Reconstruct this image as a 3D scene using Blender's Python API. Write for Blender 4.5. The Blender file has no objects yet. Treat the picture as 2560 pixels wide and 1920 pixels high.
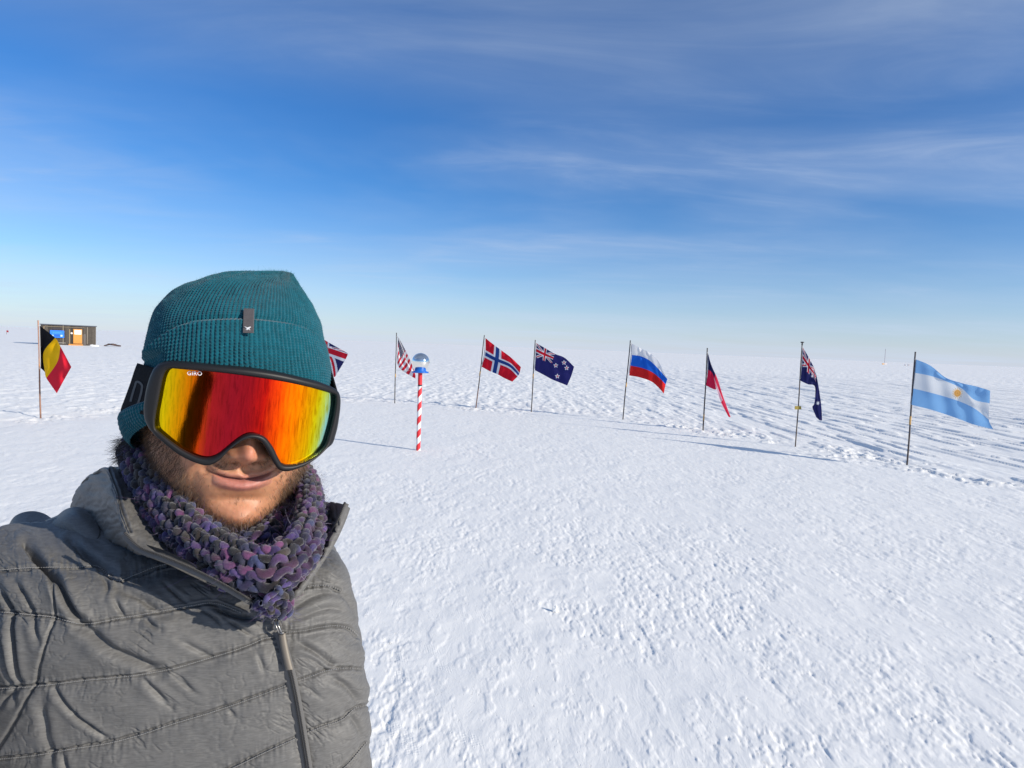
import bpy, math, random
import numpy as np
from mathutils import Vector, Matrix
from mathutils.bvhtree import BVHTree

random.seed(7)
RNG = np.random.default_rng(11)
scene = bpy.context.scene
COL = scene.collection
R_ = math.radians

# ------------------------------------------------------------------ camera
CAM_H = 1.70
F_PX = 1650.0                      # focal length in pixels of the 2560 px wide photograph
PITCH, ROLL = R_(3.22), R_(2.28)
cam_d = bpy.data.cameras.new("camera")
cam_d.sensor_width = 36.0
cam_d.lens = F_PX / 2560 * 36.0
cam_d.clip_start = 0.02
cam_d.clip_end = 30000
cam = bpy.data.objects.new("camera", cam_d)
COL.objects.link(cam)
FWD = np.array([0, math.cos(PITCH), -math.sin(PITCH)])
_r0 = np.array([1.0, 0, 0])
_u0 = np.cross(_r0, FWD)
RIGHT = math.cos(ROLL) * _r0 + math.sin(ROLL) * _u0
UP = -math.sin(ROLL) * _r0 + math.cos(ROLL) * _u0
CAMP = np.array([0, 0, CAM_H])
M = Matrix.Identity(4)
for i in range(3):
    M[i][0], M[i][1], M[i][2], M[i][3] = RIGHT[i], UP[i], -FWD[i], CAMP[i]
cam.matrix_world = M
scene.camera = cam

# ------------------------------------------------------------------ sun and exposure
SUN_AZ, SUN_EL = R_(62), R_(22)    # azimuth from the camera's back towards the right
SUN_DIR = np.array([math.sin(SUN_AZ) * math.cos(SUN_EL), -math.cos(SUN_AZ) * math.cos(SUN_EL), math.sin(SUN_EL)])
sun_d = bpy.data.lights.new("sun", 'SUN')
sun_d.energy = 4.5
sun_d.angle = R_(0.53)
sun_d.color = (1.0, 0.925, 0.80)
sun = bpy.data.objects.new("sun", sun_d)
COL.objects.link(sun)
sun.rotation_euler = Vector(SUN_DIR).to_track_quat('Z', 'Y').to_euler()
sun.location = (20, -10, 20)
scene.view_settings.view_transform = 'Standard'
scene.view_settings.look = 'None'
scene.view_settings.gamma = 1
scene.view_settings.exposure = 0.19
scene.cycles.max_bounces = 6
scene.cycles.use_denoising = True

# ------------------------------------------------------------------ sky
world = bpy.data.worlds.new("World")
scene.world = world
world.use_nodes = True


class NT:
    """small wrapper for building node trees"""
    def __init__(s, tree):
        s.t = tree
        s.n = tree.nodes
        s.l = tree.links

    def new(s, kind, **kw):
        n = s.n.new(kind)
        for k, v in kw.items():
            setattr(n, k, v)
        return n

    def link(s, a, b):
        s.l.new(a, b)

    def math(s, op, a, b=None, c=None, clamp=False):
        n = s.new('ShaderNodeMath', operation=op)
        n.use_clamp = clamp
        for i, x in enumerate((a, b, c)):
            if x is None:
                continue
            if isinstance(x, (int, float)):
                n.inputs[i].default_value = x
            else:
                s.link(x, n.inputs[i])
        return n.outputs[0]

    def vmath(s, op, a, b=None):
        n = s.new('ShaderNodeVectorMath', operation=op)
        for i, x in enumerate((a, b)):
            if x is None:
                continue
            if isinstance(x, tuple):
                n.inputs[i].default_value = x
            else:
                s.link(x, n.inputs[i])
        return n.outputs[0]

    def ramp(s, fac, stops, interp='LINEAR'):
        n = s.new('ShaderNodeValToRGB')
        n.color_ramp.interpolation = interp
        e = n.color_ramp.elements
        while len(e) > 1:
            e.remove(e[-1])
        for i, (p, c) in enumerate(stops):
            el = e[0] if i == 0 else e.new(p)
            el.position = p
            c = (c, c, c) if isinstance(c, (int, float)) else c
            el.color = (c[0], c[1], c[2], 1)
        s.link(fac, n.inputs[0])
        return n.outputs[0]

    def noise(s, vec, scale, detail=4, rough=0.55, dist=0.0, kind='FBM'):
        n = s.new('ShaderNodeTexNoise')
        n.noise_type = kind
        n.inputs['Scale'].default_value = scale
        n.inputs['Detail'].default_value = detail
        n.inputs['Roughness'].default_value = rough
        n.inputs['Distortion'].default_value = dist
        if vec is not None:
            s.link(vec, n.inputs['Vector'])
        return n.outputs['Fac']

    def mapping(s, vec, scale=(1, 1, 1), rot=(0, 0, 0), loc=(0, 0, 0)):
        n = s.new('ShaderNodeMapping')
        n.inputs['Scale'].default_value = scale
        n.inputs['Rotation'].default_value = rot
        n.inputs['Location'].default_value = loc
        s.link(vec, n.inputs['Vector'])
        return n.outputs[0]

    def mix(s, fac, a, b, blend='MIX'):
        n = s.new('ShaderNodeMix', data_type='RGBA', blend_type=blend)
        for sock, x in ((n.inputs[0], fac), (n.inputs[6], a), (n.inputs[7], b)):
            if isinstance(x, (int, float)):
                sock.default_value = x
            elif isinstance(x, tuple):
                sock.default_value = (x[0], x[1], x[2], 1)
            else:
                s.link(x, sock)
        return n.outputs[2]


def build_sky():
    t = NT(world.node_tree)
    t.n.clear()
    out = t.new('ShaderNodeOutputWorld')
    bg = t.new('ShaderNodeBackground')
    bg.inputs[1].default_value = 0.10
    sky = t.new('ShaderNodeTexSky', sky_type='NISHITA')
    sky.sun_disc = False
    sky.sun_elevation = SUN_EL
    sky.sun_rotation = math.atan2(SUN_DIR[0], SUN_DIR[1])
    sky.altitude = 2800
    sky.air_density = 1.35
    sky.dust_density = 0.6
    sky.ozone_density = 2.2
    hsv = t.new('ShaderNodeHueSaturation')
    hsv.inputs['Saturation'].default_value = 1.3
    hsv.inputs['Value'].default_value = 1.0
    t.link(sky.outputs[0], hsv.inputs['Color'])
    tc = t.new('ShaderNodeTexCoord')
    sep = t.new('ShaderNodeSeparateXYZ')
    t.link(tc.outputs['Generated'], sep.inputs[0])
    # thin high cloud on a flat layer: direction divided by height
    zc = t.math('ADD', t.math('MAXIMUM', sep.outputs[2], 0.0), 0.06)
    cx = t.math('DIVIDE', sep.outputs[0], zc)
    cy = t.math('DIVIDE', sep.outputs[1], zc)
    cmb = t.new('ShaderNodeCombineXYZ')
    t.link(cx, cmb.inputs[0])
    t.link(cy, cmb.inputs[1])
    v1 = t.mapping(cmb.outputs[0], scale=(0.30, 0.52, 1), rot=(0, 0, R_(-16)), loc=(5.3, 1.9, 0))
    v2 = t.mapping(cmb.outputs[0], scale=(0.6, 1.5, 1), rot=(0, 0, R_(18)), loc=(7.1, 3.2, 0))
    n1 = t.noise(v1, 1.0, 5, 0.52, 0.35)
    n2 = t.noise(v2, 1.3, 7, 0.62, 0.7)
    up_ = t.ramp(sep.outputs[2], [(0.0, 0.9), (0.07, 0.5), (0.11, 0.45), (0.16, 0.8), (0.22, 1.3), (0.26, 1.05), (0.31, 0.45), (0.37, 0.55), (0.45, 1.35)])
    veil = t.math('MULTIPLY', t.ramp(n1, [(0.30, 0.0), (0.66, 1.0)], 'EASE'), up_)
    wisp = t.ramp(n2, [(0.44, 0.0), (0.78, 1.0)], 'EASE')
    fac0 = t.math('MULTIPLY', t.ramp(sep.outputs[2], [(0.31, 0.0), (0.46, 0.38)]), t.ramp(n2, [(0.25, 0.45), (0.7, 1.2)]))
    fac = t.math('ADD', t.math('ADD', fac0, t.math('MULTIPLY', veil, 0.36)), t.math('MULTIPLY', t.math('MULTIPLY', wisp, veil), 0.42), clamp=True)
    # a pale low band of ice haze in the sky close to the horizon
    low = t.ramp(t.math('MAXIMUM', sep.outputs[2], 0.0), [(0.0, 0.70), (0.03, 0.48), (0.10, 0.16), (0.22, 0.0)])
    cloudcol = t.ramp(sep.outputs[2], [(0.0, (5.4, 6.4, 8.0)), (0.25, (3.9, 4.9, 6.8)), (0.6, (2.4, 3.1, 4.4))])
    tint = t.mix(1.0, hsv.outputs[0], (0.66, 0.88, 1.18), 'MULTIPLY')
    c1 = t.mix(low, tint, (5.75, 6.1, 7.9))
    c2 = t.mix(fac, c1, cloudcol)
    t.link(c2, bg.inputs[0])
    t.link(bg.outputs[0], out.inputs[0])


build_sky()

# ------------------------------------------------------------------ helpers
def srgb(r, g, b):
    def f(c):
        c /= 255.0
        return c / 12.92 if c <= 0.04045 else ((c + 0.055) / 1.055) ** 2.4
    return (f(r), f(g), f(b))


def ss(a, b, x):
    t = np.clip((x - a) / (b - a), 0, 1)
    return t * t * (3 - 2 * t)


def _hash(ix, iy, iz, seed):
    h = (ix.astype(np.int64) * 374761393 + iy.astype(np.int64) * 668265263 + iz.astype(np.int64) * 2147483647 + seed * 1274126177)
    h &= 0xFFFFFFFF
    h = ((h ^ (h >> 13)) * 1274126177) & 0xFFFFFFFF
    h = ((h ^ (h >> 16)) * 2246822519) & 0xFFFFFFFF
    h ^= h >> 15
    return (h & 0xFFFFFF).astype(np.float64) / 0xFFFFFF


def vn2(x, y, seed=0):
    x = np.asarray(x, float)
    y = np.asarray(y, float)
    ix, iy = np.floor(x), np.floor(y)
    fx, fy = x - ix, y - iy
    fx = fx * fx * fx * (fx * (fx * 6 - 15) + 10)
    fy = fy * fy * fy * (fy * (fy * 6 - 15) + 10)
    z = np.zeros_like(ix)
    a = _hash(ix, iy, z, seed)
    b = _hash(ix + 1, iy, z, seed)
    c = _hash(ix, iy + 1, z, seed)
    d = _hash(ix + 1, iy + 1, z, seed)
    return (a * (1 - fx) + b * fx) * (1 - fy) + (c * (1 - fx) + d * fx) * fy


def fbm2(x, y, octv=4, seed=0, gain=0.5):
    s, a, n = 0, 1.0, 0
    for o in range(octv):
        s = s + a * vn2(x * 2 ** o + 17.3 * o, y * 2 ** o - 9.1 * o, seed + o)
        n += a
        a *= gain
    return s / n


def cint(x, xs, ys):
    """cubic Hermite interpolation through (xs, ys); ys may be an array of points"""
    xs = np.asarray(xs, float)
    ys = np.asarray(ys, float)
    x = np.clip(np.asarray(x, float), xs[0], xs[-1])
    m = np.zeros_like(ys)
    dx = np.diff(xs)
    sh = (-1,) + (1,) * (ys.ndim - 1)
    sl = np.diff(ys, axis=0) / dx.reshape(sh)
    m[0], m[-1] = sl[0], sl[-1]
    if len(xs) > 2:
        w = (dx[1:] / (dx[1:] + dx[:-1])).reshape(sh)
        m[1:-1] = sl[:-1] * w + sl[1:] * (1 - w)
    k = np.clip(np.searchsorted(xs, x, side='right') - 1, 0, len(xs) - 2)
    h = dx[k]
    t = (x - xs[k]) / h
    shx = x.shape + (1,) * (ys.ndim - 1)
    t = t.reshape(shx)
    h = h.reshape(shx)
    return ((2 * t ** 3 - 3 * t ** 2 + 1) * ys[k] + (t ** 3 - 2 * t ** 2 + t) * h * m[k]
            + (-2 * t ** 3 + 3 * t ** 2) * ys[k + 1] + (t ** 3 - t ** 2) * h * m[k + 1])


def resamp(pts, n, smooth=True):
    """n points evenly spaced along a polyline (Catmull-Rom smoothed)"""
    p = np.asarray(pts, float)
    s = np.r_[0, np.cumsum(np.linalg.norm(np.diff(p, axis=0), axis=1))]
    if smooth and len(p) > 2:
        q = cint(np.linspace(0, s[-1], 600), s, p)
        s = np.r_[0, np.cumsum(np.linalg.norm(np.diff(q, axis=0), axis=1))]
        p = q
    t = np.linspace(0, s[-1], n)
    return np.stack([np.interp(t, s, p[:, i]) for i in range(p.shape[1])], 1)


def pldist(px, py, poly):
    """distance of points to a polyline"""
    poly = np.asarray(poly, float)
    d = np.full(np.shape(px), 1e9)
    for a, b in zip(poly[:-1], poly[1:]):
        v = b - a
        L = max(v @ v, 1e-12)
        t = np.clip(((px - a[0]) * v[0] + (py - a[1]) * v[1]) / L, 0, 1)
        d = np.minimum(d, np.hypot(px - a[0] - t * v[0], py - a[1] - t * v[1]))
    return d


def inpoly(px, py, poly):
    poly = np.asarray(poly, float)
    c = np.zeros(np.shape(px), bool)
    for a, b in zip(poly, np.roll(poly, -1, 0)):
        cond = ((a[1] > py) != (b[1] > py))
        with np.errstate(divide='ignore', invalid='ignore'):
            xi = (b[0] - a[0]) * (py - a[1]) / (b[1] - a[1]) + a[0]
        c ^= cond & (px < xi)
    return c


# camera-frame measurements: x right, y up, z back (so -z is the depth)
def K(px, py, d):
    px, py, d = np.broadcast_arrays(np.asarray(px, float), np.asarray(py, float), np.asarray(d, float))
    return np.stack([(px - 1280) / F_PX * d, -(py - 960) / F_PX * d, -d], -1)


def toW(v):
    v = np.asarray(v, float)
    return CAMP + v[..., 0:1] * RIGHT + v[..., 1:2] * UP - v[..., 2:3] * FWD


def dirW(v):
    v = np.asarray(v, float)
    return v[..., 0:1] * RIGHT + v[..., 1:2] * UP - v[..., 2:3] * FWD


def proj(v):
    d = -v[..., 2]
    return 1280 + F_PX * v[..., 0] / d, 960 - F_PX * v[..., 1] / d


def ground_at(px, py, z=0.0):
    """the point on the snow that is seen at a pixel, and its depth"""
    r = FWD + (px - 1280) / F_PX * RIGHT - (py - 960) / F_PX * UP
    t = (z - CAM_H) / r[2]
    return CAMP + t * r, t


def ground_xy(pts):
    return np.array([ground_at(x, y)[0][:2] for x, y in pts])


def mesh_obj(name, V, faces, mat, parent=None, smooth=True, attrs=None, mats=None, fmat=None):
    """V in world space; children are stored relative to their root Empty"""
    V = np.ascontiguousarray(np.asarray(V, float).reshape(-1, 3))
    off = root_loc(parent)
    me = bpy.data.meshes.new(name)
    Vl = (V - off).astype(np.float32)
    if isinstance(faces, np.ndarray) and faces.ndim == 2:
        k = faces.shape[1]
        nf = len(faces)
        me.vertices.add(len(Vl))
        me.vertices.foreach_set('co', Vl.ravel())
        me.loops.add(nf * k)
        me.loops.foreach_set('vertex_index', faces.astype(np.int32).ravel())
        me.polygons.add(nf)
        me.polygons.foreach_set('loop_start', np.arange(0, nf * k, k, dtype=np.int32))
        me.update(calc_edges=True)
    else:
        me.from_pydata([tuple(v) for v in Vl.tolist()], [], [list(f) for f in faces])
        me.update()
    me.validate()
    if smooth:
        me.polygons.foreach_set('use_smooth', np.ones(len(me.polygons), bool))
    for m in (mats or [mat]):
        me.materials.append(m)
    if fmat is not None:
        me.polygons.foreach_set('material_index', np.asarray(fmat, np.int32))
    for an, val in (attrs or {}).items():
        val = np.asarray(val, np.float32)
        if val.ndim == 2:
            a = me.color_attributes.new(an, 'FLOAT_COLOR', 'POINT')
            a.data.foreach_set('color', np.c_[val[:, :3], np.ones(len(val))].astype(np.float32).ravel())
        else:
            a = me.attributes.new(an, 'FLOAT', 'POINT')
            a.data.foreach_set('value', val.ravel())
    ob = bpy.data.objects.new(name, me)
    COL.objects.link(ob)
    if parent is not None:
        ob.parent = parent
    return ob


def root_loc(o):
    off = np.zeros(3)
    while o is not None:
        off = off + np.array(o.location)
        o = o.parent
    return off


def grid_faces(nv, nu, closed=False):
    """quads of an nv x nu vertex grid (index = v*nu + u); closed wraps u"""
    v, u = np.meshgrid(np.arange(nv - 1), np.arange(nu if closed else nu - 1), indexing='ij')
    u2 = (u + 1) % nu
    return np.stack([v * nu + u, v * nu + u2, (v + 1) * nu + u2, (v + 1) * nu + u], -1).reshape(-1, 4)


class MB:
    """collects pieces into one mesh"""
    def __init__(s):
        s.v, s.f, s.n = [], [], 0
        s.c = []

    def add(s, V, F, col=None):
        V = np.asarray(V, float).reshape(-1, 3)
        s.v.append(V)
        s.f += [[i + s.n for i in f] for f in (F.tolist() if isinstance(F, np.ndarray) else F)]
        if col is not None:
            s.c.append(np.broadcast_to(np.asarray(col, float), (len(V), 3)))
        s.n += len(V)

    def box(s, c, size, axes=None, col=None, bev=0.0):
        ax = np.eye(3) if axes is None else np.asarray(axes, float)
        h = np.asarray(size, float) / 2
        b = min(bev, h.min() * 0.45)
        P, F = [], []
        if b <= 0:
            sg = [(-1, -1, -1), (1, -1, -1), (1, 1, -1), (-1, 1, -1), (-1, -1, 1), (1, -1, 1), (1, 1, 1), (-1, 1, 1)]
            P = np.array(sg) * h
            F = [[0, 3, 2, 1], [4, 5, 6, 7], [0, 1, 5, 4], [1, 2, 6, 5], [2, 3, 7, 6], [3, 0, 4, 7]]
        else:
            lv = [(-h[2], b), (-h[2] + b, 0), (h[2] - b, 0), (h[2], b)]
            for z, i in lv:
                x, y = h[0] - i, h[1] - i
                P += [(-x + b, -y, z), (x - b, -y, z), (x, -y + b, z), (x, y - b, z), (x - b, y, z), (-x + b, y, z), (-x, y - b, z), (-x, -y + b, z)]
            for k in range(3):
                for j in range(8):
                    F.append([k * 8 + j, k * 8 + (j + 1) % 8, k * 8 + 8 + (j + 1) % 8, k * 8 + 8 + j])
            F += [list(range(7, -1, -1)), list(range(24, 32))]
            P = np.array(P)
        s.add(np.asarray(c, float) + P @ ax, F, col)

    def tube(s, path, rad, n=10, cap=True, col=None, flat=None):
        path = np.asarray(path, float)
        m = len(path)
        rad = np.broadcast_to(np.asarray(rad, float), (m,))
        T = np.gradient(path, axis=0)
        T /= np.linalg.norm(T, axis=1)[:, None] + 1e-12
        ref = np.array([0.3, 0.2, 0.93]) if abs(T[0] @ np.array([0.3, 0.2, 0.93])) < 0.9 else np.array([1.0, 0, 0])
        nrm = np.cross(T[0], ref)
        nrm /= np.linalg.norm(nrm)
        V = []
        for i in range(m):
            nrm = nrm - T[i] * (nrm @ T[i])
            nrm /= np.linalg.norm(nrm)
            b = np.cross(T[i], nrm)
            a = np.linspace(0, 2 * np.pi, n, endpoint=False)
            V.append(path[i] + rad[i] * (np.cos(a)[:, None] * nrm + np.sin(a)[:, None] * b))
        F = grid_faces(m, n, True).tolist()
        if cap:
            F += [list(range(n - 1, -1, -1)), [(m - 1) * n + k for k in range(n)]]
        s.add(np.concatenate(V), F, col)

    def lathe(s, base, prof, n=32, axis=(0, 0, 1), col=None):
        ax = np.asarray(axis, float)
        ax /= np.linalg.norm(ax)
        ref = np.array([1.0, 0, 0]) if abs(ax[0]) < 0.9 else np.array([0, 1.0, 0])
        x = np.cross(ref, ax)
        x /= np.linalg.norm(x)
        y = np.cross(ax, x)
        a = np.linspace(0, 2 * np.pi, n, endpoint=False)
        ring = np.cos(a)[:, None] * x + np.sin(a)[:, None] * y
        V = np.concatenate([np.asarray(base) + r * ring + h * ax for r, h in prof])
        F = grid_faces(len(prof), n, True).tolist()
        F += [list(range(n - 1, -1, -1)), [(len(prof) - 1) * n + k for k in range(n)]]
        s.add(V, F, col)

    def build(s, name, mat, parent=None, smooth=True, cname='col'):
        V = np.concatenate(s.v)
        at = {cname: np.concatenate(s.c)} if s.c else None
        return mesh_obj(name, V, s.f, mat, parent, smooth, at)


def empty(name, loc=(0, 0, 0)):
    o = bpy.data.objects.new(name, None)
    o.empty_display_size = 0.1
    o.location = tuple(float(x) for x in loc)
    COL.objects.link(o)
    return o


def tag(o, label=None, cat=None, group=None, kind=None):
    if label:
        o['label'] = label
    if cat:
        o['category'] = cat
    if group:
        o['group'] = group
    if kind:
        o['kind'] = kind
    return o


# ------------------------------------------------------------------ materials
def mat(name, color=(0.5, 0.5, 0.5), rough=0.6, metal=0.0, spec=0.5, attr=None, noise=None, bump=None, sheen=0.0, trans=0.0, sss=0.0, extra=None):
    """noise=(scale, amount) varies the colour, bump=(scale, strength, distance)"""
    m = bpy.data.materials.new(name)
    m.use_nodes = True
    t = NT(m.node_tree)
    b = t.n['Principled BSDF']
    b.inputs['Base Color'].default_value = (*color, 1)
    b.inputs['Roughness'].default_value = rough
    b.inputs['Metallic'].default_value = metal
    b.inputs['Specular IOR Level'].default_value = spec
    if sheen:
        b.inputs['Sheen Weight'].default_value = sheen
        b.inputs['Sheen Roughness'].default_value = 0.5
    if sss:
        b.inputs['Subsurface Weight'].default_value = sss
        b.inputs['Subsurface Radius'].default_value = (1.0, 0.35, 0.2)
        b.inputs['Subsurface Scale'].default_value = 0.004
    tc = t.new('ShaderNodeTexCoord')
    src = None
    if attr:
        a = t.new('ShaderNodeAttribute')
        a.attribute_name = attr
        src = a.outputs['Color']
    if noise:
        n = t.noise(tc.outputs['Object'], noise[0], 5, 0.6)
        k = t.ramp(n, [(0.25, 1 - noise[1]), (0.75, 1 + noise[1])])
        src = t.mix(1.0, src if src is not None else (*color,), k, 'MULTIPLY')
    if src is not None:
        t.link(src, b.inputs['Base Color'])
    if bump:
        n = t.noise(tc.outputs['Object'], bump[0], 4, 0.6)
        bp = t.new('ShaderNodeBump')
        bp.inputs['Strength'].default_value = bump[1]
        bp.inputs['Distance'].default_value = bump[2]
        t.link(n, bp.inputs['Height'])
        t.link(bp.outputs[0], b.inputs['Normal'])
    if trans:
        tr = t.new('ShaderNodeBsdfTranslucent')
        if src is not None:
            t.link(src, tr.inputs['Color'])
        else:
            tr.inputs['Color'].default_value = (*color, 1)
        mx = t.new('ShaderNodeMixShader')
        mx.inputs[0].default_value = trans
        t.link(b.outputs[0], mx.inputs[1])
        t.link(tr.outputs[0], mx.inputs[2])
        t.link(mx.outputs[0], t.n['Material Output'].inputs['Surface'])
    if extra:
        extra(t, b, tc)
    return m


def m_snow():
    m = bpy.data.materials.new('snow')
    m.use_nodes = True
    t = NT(m.node_tree)
    b = t.n['Principled BSDF']
    b.inputs['Roughness'].default_value = 0.62
    b.inputs['Specular IOR Level'].default_value = 0.25
    geo = t.new('ShaderNodeNewGeometry')
    pos = geo.outputs['Position']
    a = t.new('ShaderNodeAttribute')
    a.attribute_name = 'packed'
    packed = a.outputs['Fac']
    tr = t.new('ShaderNodeAttribute')
    tr.attribute_name = 'tread'
    v = t.mapping(pos, scale=(1.0, 0.40, 1.0), rot=(0, 0, R_(4)))
    n1 = t.noise(v, 11, 6, 0.62, 0.4)
    n2 = t.noise(v, 55, 4, 0.7)
    n3 = t.noise(pos, 2.2, 3, 0.5)
    flecks = t.ramp(n2, [(0.26, 0.0), (0.38, 1.0)])
    h = t.math('ADD', t.math('MULTIPLY', n1, 0.011), t.math('MULTIPLY', t.math('MULTIPLY', flecks, t.ramp(n3, [(0.4, 0.15), (0.6, 1.0)])), 0.008))
    # waffle of boot treads inside the prints
    s = t.new('ShaderNodeSeparateXYZ')
    t.link(t.mapping(pos, rot=(0, 0, R_(25)), scale=(360, 250, 1)), s.inputs[0])
    waf = t.math('MULTIPLY', t.math('SINE', s.outputs[0]), t.math('SINE', s.outputs[1]))
    h = t.math('ADD', h, t.math('MULTIPLY', t.math('MULTIPLY', t.math('MULTIPLY', waf, tr.outputs['Fac']), t.ramp(n2, [(0.45, 0.0), (0.62, 1.0)])), 0.0016))
    bp = t.new('ShaderNodeBump')
    bp.inputs['Strength'].default_value = 0.55
    bp.inputs['Distance'].default_value = 1.0
    t.link(h, bp.inputs['Height'])
    t.link(bp.outputs[0], b.inputs['Normal'])
    c = t.ramp(n1, [(0.3, (0.885, 0.875, 0.850)), (0.7, (0.925, 0.91, 0.88))])
    t.link(c, b.inputs['Base Color'])
    return m


def m_knit():
    m = mat('teal_wool', (0.002, 0.076, 0.108), 0.95, spec=0.15, sheen=0.25, noise=(160, 0.28), bump=(900, 0.5, 0.0008))
    return m


def m_nylon():
    def ex(t, b, tc):
        v = t.mapping(tc.outputs['Object'], scale=(140, 140, 1100), rot=(0, R_(-8), 0))
        n = t.noise(v, 1.0, 3, 0.6)
        n2 = t.noise(tc.outputs['Object'], 40, 4, 0.6)
        c = t.ramp(n, [(0.25, (0.098, 0.095, 0.092)), (0.5, (0.126, 0.123, 0.120)), (0.78, (0.165, 0.162, 0.158))])
        c = t.mix(1.0, c, t.ramp(n2, [(0.3, 0.97), (0.7, 1.02)]), 'MULTIPLY')
        t.link(c, b.inputs['Base Color'])
        bp = t.new('ShaderNodeBump')
        bp.inputs['Strength'].default_value = 0.25
        bp.inputs['Distance'].default_value = 0.0004
        t.link(n, bp.inputs['Height'])
        t.link(bp.outputs[0], b.inputs['Normal'])
    return mat('grey_nylon', rough=0.54, spec=0.26, extra=ex)


def m_lens():
    def ex(t, b, tc):
        a = t.new('ShaderNodeAttribute')
        a.attribute_name = 'coat'
        st = t.new('ShaderNodeAttribute')
        st.attribute_name = 'st'
        v = t.mapping(st.outputs['Vector'], scale=(420, 46, 1), rot=(0, 0, R_(14)))
        n = t.noise(v, 1.0, 5, 0.7, 0.6)
        v2 = t.mapping(st.outputs['Vector'], scale=(16, 6, 1))
        n2 = t.noise(v2, 1.0, 3, 0.6)
        f = t.math('ADD', a.outputs['Fac'], t.math('MULTIPLY', t.math('SUBTRACT', n, 0.5), 0.07))
        f = t.math('ADD', f, t.math('MULTIPLY', t.math('SUBTRACT', n2, 0.5), 0.06))
        c = t.ramp(f, [(0.0, (0.97, 0.80, 0.005)), (0.07, (0.98, 0.68, 0.004)), (0.14, (0.97, 0.42, 0.003)), (0.21, (0.95, 0.21, 0.002)),
                       (0.28, (0.82, 0.075, 0.004)), (0.34, (0.52, 0.018, 0.020)), (0.44, (0.43, 0.012, 0.024)), (0.53, (0.46, 0.011, 0.018)), (0.62, (0.70, 0.013, 0.007)),
                       (0.70, (0.90, 0.075, 0.002)), (0.79, (0.96, 0.20, 0.001)), (0.88, (0.97, 0.50, 0.002)), (0.91, (0.92, 0.76, 0.006)), (0.942, (0.74, 0.86, 0.08)), (0.972, (0.36, 0.78, 0.70))])
        c = t.mix(1.0, c, t.ramp(n, [(0.34, 0.60), (0.5, 0.90), (0.64, 1.02)]), 'MULTIPLY')
        t.link(c, b.inputs['Base Color'])
        t.link(t.ramp(n, [(0.3, 0.03), (0.7, 0.09)]), b.inputs['Roughness'])
        bp = t.new('ShaderNodeBump')
        bp.inputs['Strength'].default_value = 0.25
        bp.inputs['Distance'].default_value = 0.00012
        t.link(n, bp.inputs['Height'])
        t.link(bp.outputs[0], b.inputs['Normal'])
    return mat('mirror_lens', (0.8, 0.2, 0.02), 0.15, metal=1.0, extra=ex)


MSNOW = m_snow()
MKNIT = m_knit()
MFUZZ = mat('wool_fuzz', (0.06, 0.22, 0.26), 0.9, spec=0.1)
MNYLON = m_nylon()
MLENS = m_lens()
MFRAME = mat('black_plastic', (0.012, 0.012, 0.0135), 0.46, spec=0.28, bump=(500, 0.1, 0.0004))
MSTRAP = mat('strap_webbing', (0.010, 0.010, 0.012), 0.9, spec=0.1, bump=(700, 0.6, 0.001), noise=(300, 0.4))
MGREYP = mat('strap_print', (0.040, 0.041, 0.044), 0.7)
MWHITE = mat('white_print', (0.8, 0.8, 0.8), 0.5)
MSKIN = mat('skin', attr='col', rough=0.46, spec=0.35, sss=0.45, noise=(220, 0.10), bump=(900, 0.22, 0.0006))
MHAIR = mat('hair_strands', attr='col', rough=0.5, spec=0.4)
MYARN = mat('yarn', attr='col', rough=0.95, spec=0.1, sheen=0.3, noise=(700, 0.3), bump=(1400, 0.7, 0.0008))
MLINE = mat('dark_fleece', (0.012, 0.012, 0.016), 0.95, spec=0.1, bump=(500, 0.8, 0.002))
MZIP = mat('zip_tape', (0.120, 0.118, 0.118), 0.7, spec=0.3, bump=(1500, 0.6, 0.0006))
MTEETH = mat('zip_teeth', (0.030, 0.030, 0.032), 0.35, spec=0.5)
MMETAL = mat('zip_metal', (0.32, 0.31, 0.30), 0.28, metal=1.0)
MTAB = mat('zip_tab', (0.21, 0.18, 0.145), 0.55, bump=(700, 0.3, 0.0005))
MTHREAD = mat('thread', (0.27, 0.265, 0.26), 0.6)
MTAG = mat('tag_leather', (0.105, 0.092, 0.09), 0.35, spec=0.5, noise=(300, 0.12))
MTROUS = mat('black_trousers', (0.02, 0.02, 0.023), 0.7, bump=(60, 0.4, 0.004))
MBOOT = mat('boots', (0.03, 0.028, 0.026), 0.6)
MCLOTH = mat('flag_cloth', attr='col', rough=0.85, spec=0.15, trans=0.32, bump=(220, 0.15, 0.004))
MPOLE = mat('bamboo', attr='col', rough=0.6, noise=(25, 0.25))
MCHROME = mat('mirror_ball', (0.90, 0.87, 0.82), 0.045, metal=1.0)
MPAINT = mat('striped_paint', attr='col', rough=0.35, noise=(30, 0.06))
MBLUE = mat('blue_paint', srgb(20, 98, 190), 0.4)
MPLANK = mat('weathered_planks', attr='col', rough=0.85, noise=(9, 0.35))
MGEN = mat('painted_parts', attr='col', rough=0.7, noise=(14, 0.12))
MBRASS = mat('brass_plate', (0.36, 0.27, 0.06), 0.45, metal=0.4, noise=(60, 0.2))

# ------------------------------------------------------------------ the snow
FLAG_BASE = [(102, 1042), (752, 1000), (987, 1006), (1190, 1019), (1328, 1028), (1557, 1046), (1758, 1073), (1989, 1114), (2268, 1159), (2560, 1222)]
ARC = ground_xy([(-260, 1085)] + FLAG_BASE + [(2900, 1300)])
ARC_S = resamp(ARC, 60)
TREADS = ground_xy([(1000, 1640), (1118, 1662), (1003, 1682), (992, 1815), (1178, 1842), (1027, 1856), (1080, 1615), (1060, 1445), (1095, 1420), (1208, 1530), (930, 1520), (985, 1505), (1150, 1528)])


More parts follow.
